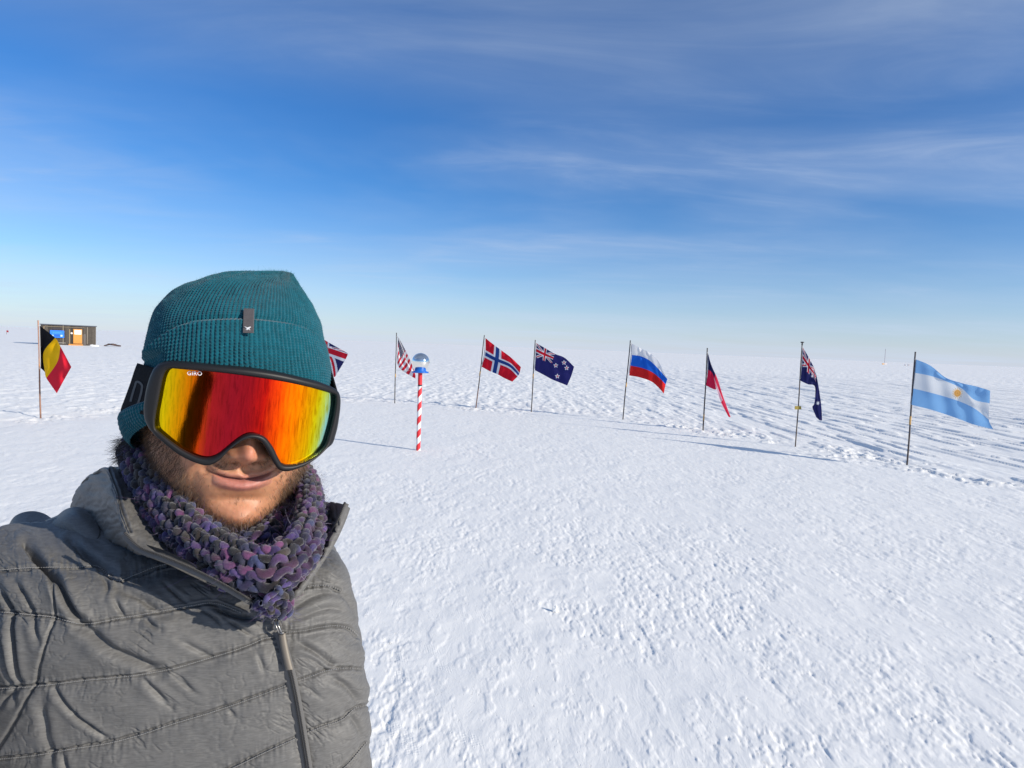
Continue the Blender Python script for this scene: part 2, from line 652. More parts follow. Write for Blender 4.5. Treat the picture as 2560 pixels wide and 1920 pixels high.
def snow_h(X, Y, fine=True):
    r = np.hypot(X, Y)
    d = pldist(X, Y, ARC_S)
    # outside the arc of flags: a point further out than the flags
    ang = np.arctan2(X, Y)
    aarc = np.arctan2(ARC_S[:, 0], ARC_S[:, 1])
    o = np.argsort(aarc)
    rarc = np.interp(ang, aarc[o], np.hypot(ARC_S[:, 0], ARC_S[:, 1])[o])
    outside = ss(-0.6, 1.2, r - rarc)
    side = ss(3.0, 7.5, X)                       # wind-combed snow on the right, trodden on the left
    wx = X + 0.25 * (fbm2(X / 1.7, Y / 3.5, 2, 5) - 0.5) + 0.05 * Y * 0
    wy = Y + 0.5 * (fbm2(X / 2.3, Y / 4.1, 2, 9) - 0.5)
    s1 = fbm2(wx / 0.62, wy / 4.2, 3, 21)
    s2 = fbm2(wx / 0.22, wy / 1.6, 3, 33)
    s3 = fbm2(wx / 0.095, wy / 0.42, 3, 41)
    rid1 = 0.5 * ss(0.45, 0.72, s1) + 0.5 * ss(0.53, 0.60, s1)
    rid2 = 0.3 * ss(0.50, 0.74, s2) + 0.7 * ss(0.54, 0.62, s2)
    sas = 0.036 * rid1 * (.4 + vn2(X / 3, Y / 5, 3)) + 0.028 * rid2 + 0.010 * s3
    tro = 0.020 * fbm2(X / 0.8, Y / 1.1, 2, 51) + 0.022 * ss(0.54, 0.62, fbm2(X / 0.18, Y / 0.40, 4, 55)) + 0.02 * fbm2(X / 0.09, Y / 0.13, 2, 57)
    h = outside * (sas * (0.35 + 0.65 * side) + tro * (1 - side) * 0.8)
    inner = 1 - outside
    c0 = fbm2(wx / 0.22, wy / 0.50, 3, 62)
    c1 = fbm2(wx / 0.060, wy / 0.15, 4, 63, .55)
    c2 = fbm2(wx / 0.028, wy / 0.060, 3, 65, .6)
    pat = ss(.40, .62, fbm2(X / .55, Y / .8, 3, 67))
    pat2 = ss(.45, .65, fbm2(X / .35, Y / .45, 3, 69))
    pack = 0.018 * fbm2(X / 1.6, Y / 2.6, 2, 61) + 0.007 * c0 - 0.0042 * ss(.57, .62, c1) * pat + 0.0030 * ss(.62, .66, c1) * (1 - pat) + 0.0030 * ss(.56, .62, c2) * pat2 - 0.0030 * ss(.40, .34, c2) * pat + 0.007 * side * rid2
    h = h + inner * pack * 0.84
    # trodden clods along the line of flags
    berm = np.exp(-(d / (0.45 + 0.6 * vn2(X / 1.7, Y / 1.3, 70))) ** 2)
    clod = ss(0.50, 0.66, fbm2(X / 0.17, Y / 0.19, 5, 71, .62)) * ss(.35, .75, fbm2(X / 1.1, Y / 0.8, 2, 73))
    h = h + berm * (0.036 * clod + 0.02 * fbm2(X / .3, Y / .3, 2, 75) - 0.02)
    # long swells far out
    far = ss(30, 160, r)
    h = h * (1 - 0.3 * ss(40, 90, r)) + far * (0.22 * (fbm2(X / 26, Y / 70, 3, 81) - 0.5)) + ss(300, 2500, r) * 3.0 * (fbm2(X / 700, Y / 900, 3, 85) - 0.5)
    return h - 0.03


def build_snow():
    r1 = np.geomspace(0.35, 2.3, 40)[:-1]
    r2 = np.exp(np.arange(math.log(2.3), math.log(7), 0.0036))
    r3 = np.exp(np.arange(math.log(7), math.log(70), 0.0048))[1:]
    r4 = np.geomspace(70, 14000, 190)[1:]
    rr = np.r_[r1, r2, r3, r4]
    A = 48.0
    a1 = np.linspace(-A, A, 980)
    a2 = np.linspace(A, 360 - A, 70)[1:-1]
    aa = np.radians(np.r_[a1, a2])
    RR, AA = np.meshgrid(rr, aa, indexing='ij')
    X = RR * np.sin(AA)
    Y = RR * np.cos(AA)
    Z = snow_h(X, Y)
    V = np.stack([X, Y, Z], -1).reshape(-1, 3)
    nv, nu = len(rr), len(aa)
    F = grid_faces(nv, nu, True)[:, ::-1]
    c = len(V)
    V = np.r_[V, [[0, 0, -0.02]]]
    cap = np.array([[c, i, (i + 1) % nu, (i + 1) % nu] for i in range(nu)])
    tread = np.zeros(len(V))
    for i, (tx, ty) in enumerate(TREADS):
        a = 0.6 + 0.3 * math.sin(i * 2.1)
        dx, dy = V[:, 0] - tx, V[:, 1] - ty
        u = dx * math.cos(a) + dy * math.sin(a)
        w = -dx * math.sin(a) + dy * math.cos(a)
        tread = np.maximum(tread, ss(1.0, 0.7, np.sqrt((u / 0.052) ** 2 + (w / 0.085) ** 2)))
    me_f = np.r_[F, cap[:, :4]]
    # the small disc under the camera is closed with triangles
    tri = [[c, i, (i + 1) % nu] for i in range(nu)]
    ob = mesh_obj('snow', V[:c], F, MSNOW, attrs={'tread': tread[:c], 'packed': np.zeros(c)})
    tag(ob, kind='structure')
    return ob


build_snow()


def on_snow(px, py):
    p, d = ground_at(px, py)
    z = float(snow_h(np.array([p[0]]), np.array([p[1]]))[0])
    return np.array([p[0], p[1], z]), d


# ------------------------------------------------------------------ flags on bamboo poles
RED, NAVY, WHITE = srgb(196, 28, 48), srgb(40, 42, 92), srgb(225, 225, 228)


def union_jack(u, v):
    """colours of the crossed red, white and navy pattern; u, v in 0..1"""
    x, y = (u - 0.5) * 2, (v - 0.5)
    c = np.empty(u.shape + (3,))
    c[:] = NAVY
    dd = np.minimum(np.abs(x * 0.5 - y), np.abs(x * 0.5 + y)) * 0.894
    c[dd < 0.095] = WHITE
    c[dd < 0.036] = RED
    cr = np.minimum(np.abs(x), np.abs(y))
    c[cr < 0.165] = WHITE
    c[cr < 0.10] = RED
    return c


def bands(t, cols, edges):
    c = np.empty(t.shape + (3,))
    c[:] = cols[-1]
    for e, k in list(zip(edges, cols))[::-1]:
        c[t < e] = k
    return c


def star_mask(px, py, cx, cy, r, rot=0.0, n=5, inner=0.42):
    a = np.arctan2(px - cx, -(py - cy)) + rot
    d = np.hypot(px - cx, py - cy)
    k = np.abs(((a / (2 * np.pi / n)) % 1.0) - 0.5) * 2
    return d < r * (inner + (1 - inner) * k ** 1.3)


def pole_tube(mb, base, top, r, cols):
    """bamboo: slight nodes and taper, colour bands by height"""
    n = 60
    t = np.linspace(0, 1, n)
    p = base + (top - base) * t[:, None]
    p = p + np.array([1, 0, 0]) * (0.006 * np.sin(t * 5 + base[0]))[:, None] * (t * (1 - t))[:, None] * 4
    rad = r * (1.05 - 0.2 * t) * (1 + 0.10 * (np.abs((t * 9) % 1 - 0.5) > 0.44))
    k = mb.n
    mb.tube(p, rad, 10, True)
    c = np.empty((n, 3))
    for e, cc in cols[::-1]:
        c[t <= e] = cc
    mb.c.append(np.repeat(c, 10, 0))


def make_flag(label, base_px, top_px, us, vs, ctrl, paint, zscale=1.0, org=(0, 0), sc=1.0, pole_cols=None, pole_r=0.0145, wave=0.05, wavef=1.4, lean=None,
              finial=False, plaque=None, joint=None, seed=0, n=(110, 80)):
    b, d = on_snow(*base_px)
    top = toW(K(top_px[0], top_px[1], d))
    root = empty('flag', b)
    tag(root, label, 'flag', 'flags on poles in the snow')
    mb = MB()
    b0 = b + (b - top) * 0.12
    dark = (0.042, 0.033, 0.030)
    pole_tube(mb, b0, top, pole_r, pole_cols or [(1.0, dark)])
    mb.build('pole', MPOLE, root)
    if joint:
        for j in joint:
            m2 = MB()
            p0 = b + (top - b) * j[0]
            p1 = b + (top - b) * j[1]
            m2.tube(np.linspace(p0, p1, 5), pole_r * 1.18, 12)
            m2.c.append(np.broadcast_to(np.array(srgb(190, 150, 90)), (m2.n, 3)))
            m2.build('pole_joint', MPOLE, root)
    # cloth
    C = (np.asarray(ctrl, float) / sc + np.asarray(org, float))           # [v][u][2]
    nu, nv = n
    u = np.linspace(0, 1, nu)
    v = np.linspace(0, 1, nv)
    Cu = np.stack([cint(u, us, C[k]) for k in range(len(vs))], 0)         # [v][nu][2]
    P = cint(v, vs, Cu)                                                   # [nv][nu][2]
    U, Vv = np.meshgrid(u, v)
    PX, PY = P[..., 0], P[..., 1]
    x0 = PX[:, :1]
    dX = (PX - x0) / F_PX * d
    near = 0.74 * dX * zscale
    if lean is not None:
        near = near + lean(U, Vv)
    amp = wave * ss(0.0, 0.25, U)
    w = amp * (np.sin(2 * np.pi * (wavef * U + 0.35 * Vv) + seed) + 0.45 * np.sin(2 * np.pi * (2.7 * wavef * U - 0.6 * Vv) + 1.7 * seed) + 0.25 * np.sin(2 * np.pi * (0.4 * U + 2.2 * Vv) + seed))
    W = toW(K(PX, PY, d - near - w))
    col = paint(U, Vv, PX, PY)
    th = 0.0012
    fl = mesh_obj('cloth', W.reshape(-1, 3), grid_faces(nv, nu), MCLOTH, root, attrs={'col': col.reshape(-1, 3)})
    # the white sleeve that holds the cloth to the pole
    hs = W[:, 0, :]
    pa = []
    for q in hs[::8]:
        tt = np.clip(((q - b) @ (top - b)) / ((top - b) @ (top - b)), 0, 1)
        pa.append(q * 0.75 + 0.25 * (b + tt * (top - b)))
    m3 = MB()
    m3.tube(np.array(pa), 0.011, 8)
    m3.c.append(np.broadcast_to(np.array(srgb(205, 205, 210)) if plaque or seed != 9 else np.array(srgb(150, 160, 175)), (m3.n, 3)))
    m3.build('hoist_sleeve', MCLOTH, root)
    for q in (hs[0], hs[-1]):
        m4 = MB()
        tt = np.clip(((q - b) @ (top - b)) / ((top - b) @ (top - b)), 0, 1)
        e = b + tt * (top - b)
        a = np.linspace(0, 2 * np.pi, 13)
        ring = e + (pole_r * 1.25) * np.stack([np.cos(a), np.sin(a), 0 * a], 1)
        m4.tube(np.r_[[q, q * 0.5 + e * 0.5 + np.array([0, 0, -0.004])], ring], 0.004, 6)
        m4.c.append(np.broadcast_to(np.array((0.5, 0.5, 0.5)), (m4.n, 3)))
        m4.build('tie', MPOLE, root)
    if finial:
        m5 = MB()
        ax = (top - b) / np.linalg.norm(top - b)
        m5.lathe(top, [(0.012, -0.05), (0.016, -0.03), (0.012, -0.01), (0.022, 0.0), (0.034, 0.004), (0.034, 0.018), (0.012, 0.022)], 16, ax)
        m5.c.append(np.broadcast_to(np.array((0.05, 0.05, 0.055)), (m5.n, 3)))
        m5.build('finial', MPOLE, root)
    if plaque:
        m6 = MB()
        c = toW(K(plaque[0], plaque[1], d - pole_r - 0.008))
        m6.box(c, (0.128, 0.010, 0.066), np.array([RIGHT, FWD, UP]), None, 0.003)
        m6.build('plate', MBRASS, root, smooth=False)
    return root


BEL = (srgb(24, 22, 26), srgb(240, 184, 16), srgb(214, 36, 56))
make_flag('black, yellow and red vertical striped flag drooping on a wooden pole near the hut', (102, 1042), (95.2, 801), [0, .33, .66, 1], [0, .5, 1],
          [[(500, 222), (690, 372), (758, 480), (897, 742)], [(507, 490), (545, 560), (720, 672), (805, 905)], [(512, 755), (562, 806), (582, 880), (714, 1072)]],
          lambda U, V, x, y: bands(U, BEL, [1 / 3, 2 / 3]), org=(0, 770), sc=5.0275, wave=0.065, wavef=0.9, seed=2,
          pole_cols=[(0.15, srgb(120, 84, 66)), (0.58, srgb(138, 100, 80)), (0.66, srgb(190, 140, 100)), (1.0, srgb(172, 128, 104))], pole_r=0.0145)

make_flag('red, white and navy crossed flag mostly hidden behind the beanie', (752, 1000), (763, 815), [0, .5, 1], [0, .5, 1],
          [[(764, 821), (815, 852), (864, 880)], [(762, 856), (812, 872), (868, 890)], [(758, 890), (800, 916), (837, 943)]],
          lambda U, V, x, y: union_jack(U, V), wave=0.04, seed=1)


def p_us(U, V, x, y):
    c = np.where(((np.floor(V * 13) % 2) == 0)[..., None], np.array(srgb(205, 40, 58)), np.array(WHITE))
    can = (V < 0.36) & (U < 0.62)
    c[can] = srgb(44, 44, 80)
    st = can & (((np.floor(U * 26) + np.floor(V * 30)) % 2) == 0) & ((np.abs((U * 26) % 1 - .5) < .36) & (np.abs((V * 30) % 1 - .5) < .36))
    c[st] = WHITE
    return c


make_flag('red and white striped flag with starry navy corner behind the mirrored globe', (987, 1006), (991.3, 832), [0, .5, 1], [0, .33, .66, 1],
          [[(938, 268), (937, 320), (936, 400)], [(1012, 402), (972, 480), (932, 560)], [(1068, 520), (1030, 585), (985, 640)], [(1118, 640), (1130, 690), (1130, 728)]],
          p_us, org=(780, 780), sc=4.365, wave=0.05, wavef=0.8, zscale=0.8, seed=3, joint=[(0.37, 0.42)], pole_r=0.0135)


def p_no(U, V, x, y):
    c = np.empty(U.shape + (3,))
    c[:] = srgb(206, 26, 46)
    a, b = np.abs(U * 22 - 8), np.abs(V * 16 - 8)
    c[(a < 2.1) | (b < 2.1)] = WHITE
    c[(a < 1.05) | (b < 1.05)] = srgb(36, 66, 132)
    return c


make_flag('red flag with white edged blue cross, right of the mirrored globe', (1190, 1019), (1211, 838), [0, .28, .42, .7, 1], [0, .5, 1],
          [[(345, 290), (490, 405), (570, 465), (740, 590), (908, 750)], [(338, 540), (470, 610), (560, 650), (740, 730), (875, 870)], [(282, 745), (430, 825), (520, 860), (640, 925), (770, 985)]],
          p_no, org=(1160, 800), sc=6.38, wave=0.05, wavef=1.1, seed=4, joint=[(0.44, 0.5)],
          pole_cols=[(0.35, srgb(104, 72, 58)), (0.6, srgb(84, 68, 58)), (1.0, srgb(62, 58, 56))])


def p_nz(U, V, x, y):
    c = np.empty(U.shape + (3,))
    c[:] = srgb(44, 44, 104)
    can = (U < 0.5) & (V < 0.5)
    c[can] = union_jack(U[can] * 2, V[can] * 2)
    for sx, sy in ((1465, 725), (1595, 680), (1637, 765), (1490, 897)):
        cx, cy = 1160 + sx / 6.38, 800 + sy / 6.38
        c[star_mask(x, y, cx, cy, 6.4)] = WHITE
        c[star_mask(x, y, cx, cy, 3.2)] = srgb(200, 60, 80)
    return c


make_flag('navy flag with four red stars and crossed corner, between red cross flag and tricolour', (1328, 1028), (1338.2, 850), [0, .25, .5, .75, 1], [0, .5, 1],
          [[(1155, 370), (1300, 452), (1452, 540), (1605, 602), (1757, 745)], [(1148, 595), (1275, 650), (1405, 690), (1560, 790), (1712, 890)], [(1130, 800), (1280, 880), (1400, 945), (1520, 995), (1646, 1045)]],
          p_nz, org=(1160, 800), sc=6.38, wave=0.045, wavef=1.2, seed=5, joint=[(0.46, 0.53)], n=(170, 120))

RUS = (srgb(226, 226, 228), srgb(32, 98, 200), srgb(205, 38, 38))
make_flag('white, blue and red horizontal striped flag flying over the snow', (1557.5, 1046), (1576, 851), [0, .3, .55, .8, 1], [0, 1 / 3, 2 / 3, 1],
          [[(462, 225), (600, 300), (722, 362), (852, 490), (979, 733)], [(465, 390), (610, 415), (735, 482), (855, 600), (981, 744)], [(442, 548), (615, 585), (760, 645), (880, 742), (955, 822)], [(425, 690), (590, 722), (745, 778), (850, 865), (928, 955)]],
          lambda U, V, x, y: bands(V, RUS, [1 / 3, 2 / 3]), org=(1500, 820), sc=5.821, wave=0.05, wavef=1.3, seed=6, joint=[(0.41, 0.47)],
          pole_cols=[(0.41, srgb(52, 50, 52)), (1.0, srgb(46, 43, 45))])


def p_cl(U, V, x, y):
    c = np.empty(U.shape + (3,))
    c[:] = srgb(208, 36, 72)
    c[(U < 0.42) & (V < 0.5)] = srgb(34, 38, 82)
    c[(U >= 0.36) & (U < 0.52) & (V < 0.38)] = srgb(38, 44, 86)
    c[(U >= 0.40) & (V > 0.52)] = srgb(236, 196, 205)
    c[(U >= 0.46) & (V <= 0.52)] = srgb(226, 60, 88)
    c[(U > 0.80) & (V > 0.45)] = srgb(222, 56, 84)
    return c


make_flag('limp folded navy, red and white flag with a long hanging tail', (1758, 1073), (1768.3, 870), [0, .38, .52, .78, 1], [0, .5, 1],
          [[(1568, 355), (1642, 590), (1700, 715), (1790, 990), (1900, 1293)], [(1574, 602), (1650, 690), (1690, 800), (1775, 1020), (1888, 1300)], [(1537, 835), (1688, 890), (1682, 840), (1752, 1060), (1866, 1285)]],
          p_cl, org=(1500, 820), sc=5.821, wave=0.03, wavef=1.5, seed=7, joint=[(0.12, 0.20)],
          lean=lambda U, V: -0.10 * ss(0.3, 0.5, U) * V)


def p_au(U, V, x, y):
    c = np.empty(U.shape + (3,))
    c[:] = srgb(44, 46, 96)
    can = (U < 0.56) & (V < 0.5)
    c[can] = union_jack(U[can] / 0.56, V[can] * 2)
    for sx, sy, r in ((665, 866, 5.2), (600, 556, 3.6)):
        c[star_mask(x, y, 1900 + sx / 4.607, 820 + sy / 4.607, r, n=7)] = WHITE
    return c


make_flag('limp navy flag with a crossed corner on a pole with a brass plate', (1988.6, 1114), (2005.7, 857), [0, .3, .56, .78, .88, 1], [0, .5, 1],
          [[(494, 222), (575, 365), (640, 510), (684, 730), (706, 893), (716, 1066)], [(482, 430), (560, 525), (642, 620), (655, 780), (664, 915), (684, 1060)], [(459, 605), (550, 648), (634, 684), (622, 880), (603, 912), (646, 1025)]],
          p_au, org=(1900, 820), sc=4.607, wave=0.035, wavef=1.6, seed=8, finial=True, plaque=(1995, 1019.5), n=(150, 110),
          pole_cols=[(1.0, srgb(88, 76, 66))], pole_r=0.0115, lean=lambda U, V: -0.10 * ss(0.5, 0.7, U) * V)


def p_ar(U, V, x, y):
    c = bands(V, (srgb(132, 180, 226), srgb(226, 228, 230), srgb(132, 180, 226)), [1 / 3, 2 / 3])
    cx, cy = 2393.7, 983
    a = np.arctan2(x - cx, y - cy)
    d = np.hypot((x - cx) * 1.05, y - cy)
    ray = (d < 14.0) & (np.cos(a * 16) > 0.1)
    c[ray] = srgb(226, 196, 150)
    c[d < 9.0] = srgb(226, 170, 96)
    c[(d < 6.4) & (d > 5.6)] = srgb(200, 140, 70)
    c[(d < 2.0)] = srgb(205, 146, 80)
    return c


make_flag('pale blue and white banded flag with a golden sun', (2267.5, 1159), (2288.6, 879.5), [0, .2, .4, .6, .8, 1], [0, 1 / 3, 2 / 3, 1],
          [[(425, 228), (600, 305), (770, 440), (960, 508), (1150, 552), (1305, 600)], [(412, 387), (600, 425), (790, 492), (970, 575), (1115, 705), (1300, 750)], [(387, 573), (600, 625), (780, 675), (960, 735), (1125, 815), (1290, 945)], [(362, 765), (600, 825), (780, 882), (960, 945), (1120, 1004), (1342, 1058)]],
          p_ar, org=(2200, 850), sc=4.739, wave=0.035, wavef=1.3, seed=9, joint=[(0.355, 0.43)], n=(200, 140),
          pole_cols=[(0.36, srgb(72, 62, 60)), (1.0, srgb(66, 60, 62))], pole_r=0.014)


# ------------------------------------------------------------------ striped marker pole with a mirrored globe
def marker_pole():
    b, d = on_snow(1045.5, 1123)
    k = d / F_PX
    root = empty('marker_pole', b)
    tag(root, 'red and white striped pole topped by a mirrored globe on a blue plate', 'pole')
    top = toW(K(1050.6, 931, d))
    ax = (top - b)
    L = np.linalg.norm(ax)
    ax = ax / L
    x = np.cross(ax, np.array([0, 1.0, 0]))
    x /= np.linalg.norm(x)
    y = np.cross(ax, x)
    n, m = 48, 300
    a = np.linspace(0, 2 * np.pi, n, endpoint=False)
    h = np.linspace(-0.25, L, m)
    r = 5.3 * k
    A, H = np.meshgrid(a, h)
    V = b + r * (np.cos(A)[..., None] * x + np.sin(A)[..., None] * y) + H[..., None] * ax
    # spiral stripes: red and white, solid red under the plate
    ph = (H / 0.218 - A / (2 * np.pi) + 0.28) % 1.0
    col = np.where((ph < 0.52)[..., None], np.array(srgb(214, 40, 48)), np.array(srgb(228, 226, 226)))
    col[H > L - 31 * k] = srgb(206, 34, 42)
    col[(H > L - 34.5 * k) & (H < L - 31 * k)] = (0.02, 0.02, 0.025)
    mesh_obj('striped_post', V.reshape(-1, 3), grid_faces(m, n, True), MPAINT, root, attrs={'col': col.reshape(-1, 3)})
    mb = MB()
    mb.lathe(top, [(0.02, -0.012), (20.5 * k, -0.010), (21.3 * k, 0.0), (21.0 * k, 0.012), (16 * k, 0.018), (13.5 * k, 0.035), (14.5 * k, 0.055), (12 * k, 0.058), (0.02, 0.05)], 48, ax)
    mb.build('blue_plate', MBLUE, root)
    c = toW(K(1051.6, 904.6, d))
    R = 22.0 * k
    nth = 48
    prof = [(max(R * math.sin(t), 1e-4), -R * math.cos(t)) for t in np.linspace(0, math.pi, nth)]
    mb = MB()
    mb.lathe(c, prof, 64, ax)
    mb.build('mirror_globe', MCHROME, root)


marker_pole()


# ------------------------------------------------------------------ hut and far things
def far_box(px0, px1, py_top, py_bot, base):
    pass


def hut():
    b, d = ground_at(172, 862.5)
    b = np.array([b[0], b[1], -0.05])
    k = d / F_PX
    root = empty('wooden_hut', b)
    tag(root, 'small weathered dark wooden hut with orange door and blue sign', 'hut')
    W, H, D = 115 * k, 50 * k, 3.0
    ey = np.array([b[0], b[1], 0])
    ey = ey / np.linalg.norm(ey)
    ex = np.array([ey[1], -ey[0], 0])
    ez = np.array([0, 0, 1.0])
    AX = np.array([ex, ey, ez])

    def q(px, py, depth=0.0):
        """a pixel on the photograph's hut front -> a point of the front plane"""
        u = (px - 172.3) * k
        return b + ex * u + ez * ((862.5 - py) * k + (px - 172.3) * k * 0.0397) + ey * depth
    # walls: separate boards with their own tone, front, sides and back
    mb = MB()
    x = -W / 2
    i = 0
    while x < W / 2 - 0.02:
        w = 0.09 + 0.09 * random.random()
        w = min(w, W / 2 - x)
        g = 0.035 + 0.055 * random.random()
        if 0.62 * W - W / 2 < x:
            g += 0.03
        g *= 0.85
        c = (g * 1.18, g, g * 0.84)
        for yy, s in ((0.0, 1), (D, -1)):
            mb.box(b + ex * (x + w / 2) + ey * (yy + s * (0.03 + 0.008 * random.random())) + ez * (H / 2), (w - 0.008, 0.04, H - 0.04), AX, c)
        x += w
    for s in (-1, 1):
        y = 0.06
        while y < D - 0.06:
            w = 0.14
            g = 0.05 + 0.05 * random.random()
            mb.box(b + ex * s * (W / 2 - 0.03) + ey * (y + w / 2) + ez * (H / 2), (0.04, w - 0.008, H - 0.04), AX, (g, g * 0.95, g * 0.9))
            y += w
    mb.box(b + ey * D / 2 + ez * H / 2, (W - 0.12, D - 0.12, H - 0.1), AX, (0.02, 0.02, 0.02))
    mb.build('board_walls', MPLANK, root, smooth=False)
    mb = MB()
    mb.box(b + ey * D / 2 + ez * (H + 0.02), (W + 0.16, D + 0.2, 0.09), AX, srgb(86, 92, 104), 0.01)
    mb.build('roof', MGEN, root, smooth=False)
    mb = MB()
    for px, y0, y1, cc in ((121.5, 815, 857, (150, 130, 100)), (160.5, 813, 859, (140, 130, 112)), (174, 822, 861, (160, 140, 104)), (203, 819, 834, (60, 52, 50)), (206, 834, 861, (128, 122, 124)), (211, 817, 859, (140, 130, 118))):
        mb.box((q(px, y0) + q(px, y1)) / 2 - ey * 0.035, (1.5 * k, 0.03, (y1 - y0) * k), AX, srgb(*cc))
    for y0, x0, x1, cc in ((856, 150, 166, (150, 146, 140)), (816.5, 122, 200, (120, 108, 90))):
        mb.box((q(x0, y0) + q(x1, y0)) / 2 - ey * 0.045, ((x1 - x0) * k, 0.03, 1.4 * k), AX, srgb(*cc))
    mb.build('battens', MGEN, root, smooth=False)
    mb = MB()
    mb.box((q(138, 818) + q(158, 823)) / 2 - ey * 0.02, (20 * k, 0.03, 5 * k), AX, srgb(50, 46, 52))
    mb.build('high_window', MGEN, root, smooth=False)
    # blue sign
    mb = MB()
    mb.box(q(148.3, 834) - ey * 0.075, (29 * k, 0.04, 18 * k), AX, srgb(34, 118, 226))
    sg = mb.build('sign', MGEN, root, smooth=False)
    mb = MB()
    mb.box(q(148.3, 829.6) - ey * 0.098, (18 * k, 0.006, 0.7 * k), AX, srgb(90, 160, 240))
    mb.box(q(148.3, 832.2) - ey * 0.098, (21 * k, 0.006, 0.6 * k), AX, srgb(80, 150, 236))
    mb.box(q(148.3, 837.6) - ey * 0.098, (11 * k, 0.006, 5.4 * k), AX, srgb(12, 88, 200))
    mb.box(q(139.3, 838.0) - ey * 0.098, (3.0 * k, 0.006, 4.0 * k), AX, srgb(190, 214, 244))
    mb.box(q(157.2, 838.2) - ey * 0.098, (4.0 * k, 0.006, 4.2 * k), AX, srgb(190, 214, 244))
    mb.build('sign_print', MGEN, sg, smooth=False)
    # door
    mb = MB()
    mb.box((q(181.5, 821.5) + q(200, 858)) / 2 - ey * 0.05, (18.5 * k, 0.06, 36.5 * k), AX, srgb(206, 142, 66), 0.01)
    dr = mb.build('door', MGEN, root, smooth=False)
    mb = MB()
    mb.box((q(184, 824) + q(198.5, 835)) / 2 - ey * 0.088, (14.5 * k, 0.012, 11 * k), AX, srgb(232, 226, 220))
    mb.build('window', MGEN, dr, smooth=False)
    mb = MB()
    mb.box(q(191, 818.2) - ey * 0.03, (16 * k, 0.03, 5 * k), AX, srgb(44, 40, 44))
    mb.build('door_lintel', MGEN, root, smooth=False)
    mb = MB()
    mb.lathe(q(178, 832) - ey * 0.06, [(0.01, 0), (2.5 * k, 0.0), (2.5 * k, 0.05), (0.01, 0.05)], 20, -ey)
    mb.c.append(np.broadcast_to(np.array(srgb(222, 214, 208)), (mb.n, 3)))
    mb.build('wall_lamp', MGEN, root)
    mb = MB()
    mb.box(q(186.5, 861.5) - ey * 0.35, (30 * k, 0.7, 5 * k), AX, srgb(190, 132, 66), 0.01)
    mb.build('door_step', MGEN, root, smooth=False)
    mb = MB()
    mb.box(b + ey * (D / 2) + ez * 0.04, (W - 0.1, D - 0.1, 0.16), AX, srgb(46, 40, 40))
    mb.build('skid', MGEN, root, smooth=False)
    return d


HUT_D = hut()


def lump(name, label, cat, px, py, w_px, h_px, col, seed, group=None, material=None, depth_r=1.0):
    """a broken low heap standing on the snow"""
    b, d = ground_at(px, py)
    k = d / F_PX
    n, m = 40, 16
    a = np.linspace(0, 2 * np.pi, n, endpoint=False)
    t = np.linspace(0, 1, m)
    A, T = np.meshgrid(a, t)
    rr = np.cos(T * np.pi / 2) ** 0.8
    nz = 0.7 + 0.6 * fbm2(np.cos(A) * 2.1 + seed, np.sin(A) * 2.1 + T * 2, 3, seed)
    X = w_px / 2 * k * rr * np.cos(A) * nz
    Y = w_px / 2 * k * depth_r * rr * np.sin(A) * nz
    Z = h_px * k * np.sin(T * np.pi / 2) * (0.6 + 0.8 * fbm2(np.cos(A) * 1.7 * rr + seed, np.sin(A) * 1.7 * rr, 3, seed + 3)) - 0.02
    V = np.stack([b[0] + X, b[1] + Y, Z], -1).reshape(-1, 3)
    F = grid_faces(m, n, True).tolist() + [[(m - 1) * n + i for i in range(n)]]
    ob = mesh_obj(name, V - 0, F, material or MGEN, None, smooth=False, attrs={'col': np.broadcast_to(np.array(col), (len(V), 3))})
    return tag(ob, label, cat, group)


def debris():
    b, d = ground_at(281, 866)
    k = d / F_PX
    mb = MB()
    for x0, y0, x1, y1, w in ((262, 864.6, 273, 861.2, 2.2), (272, 860.6, 300, 865.4, 3.0), (276, 861.5, 286, 862, 3.2), (280, 860.4, 292, 864, 2.6)):
        p0 = toW(K(x0, y0, d))
        p1 = toW(K(x1, y1, d + random.uniform(-.2, .2)))
        p0[2] = max(p0[2], 0.0) + 0.02
        p1[2] = max(p1[2], 0.0) + 0.02
        e = p1 - p0
        L = np.linalg.norm(e)
        e /= L
        sd = np.cross(e, [0, 0, 1.0])
        sd /= np.linalg.norm(sd)
        mb.box((p0 + p1) / 2, (L, 0.5, w * k), np.array([e, sd, np.cross(sd, e)]), srgb(84, 66, 62), 0.01)
    ob = mb.build('scrap_pile', MGEN, None, smooth=False)
    tag(ob, 'low heap of dark boards half buried in snow right of the hut', 'scrap')


debris()


def small_marker(px, py_base, py_top, label, cat, name, col, flagc=None, w=1.2):
    b, d = ground_at(px, py_base)
    k = d / F_PX
    root = empty(name, (b[0], b[1], 0))
    tag(root, label, cat)
    mb = MB()
    top = toW(K(px, py_top, d))
    mb.tube(np.linspace(np.array([b[0], b[1], -0.2]), top, 6), w * k / 2, 8)
    mb.c.append(np.broadcast_to(np.array(col), (mb.n, 3)))
    mb.build('pole', MGEN, root)
    if flagc is not None:
        nu, nv = 14, 10
        U, V = np.meshgrid(np.linspace(0, 1, nu), np.linspace(0, 1, nv))
        P = toW(K(px + U * 4.5 + V * 0.5, py_top + 0.5 + V * 4.5 + U * 1.0 - 1, d + 0.1 * np.sin(U * 5)))
        mesh_obj('cloth', P.reshape(-1, 3), grid_faces(nv, nu), MCLOTH, root, attrs={'col': np.broadcast_to(np.array(flagc), (nu * nv, 3))})
    return root


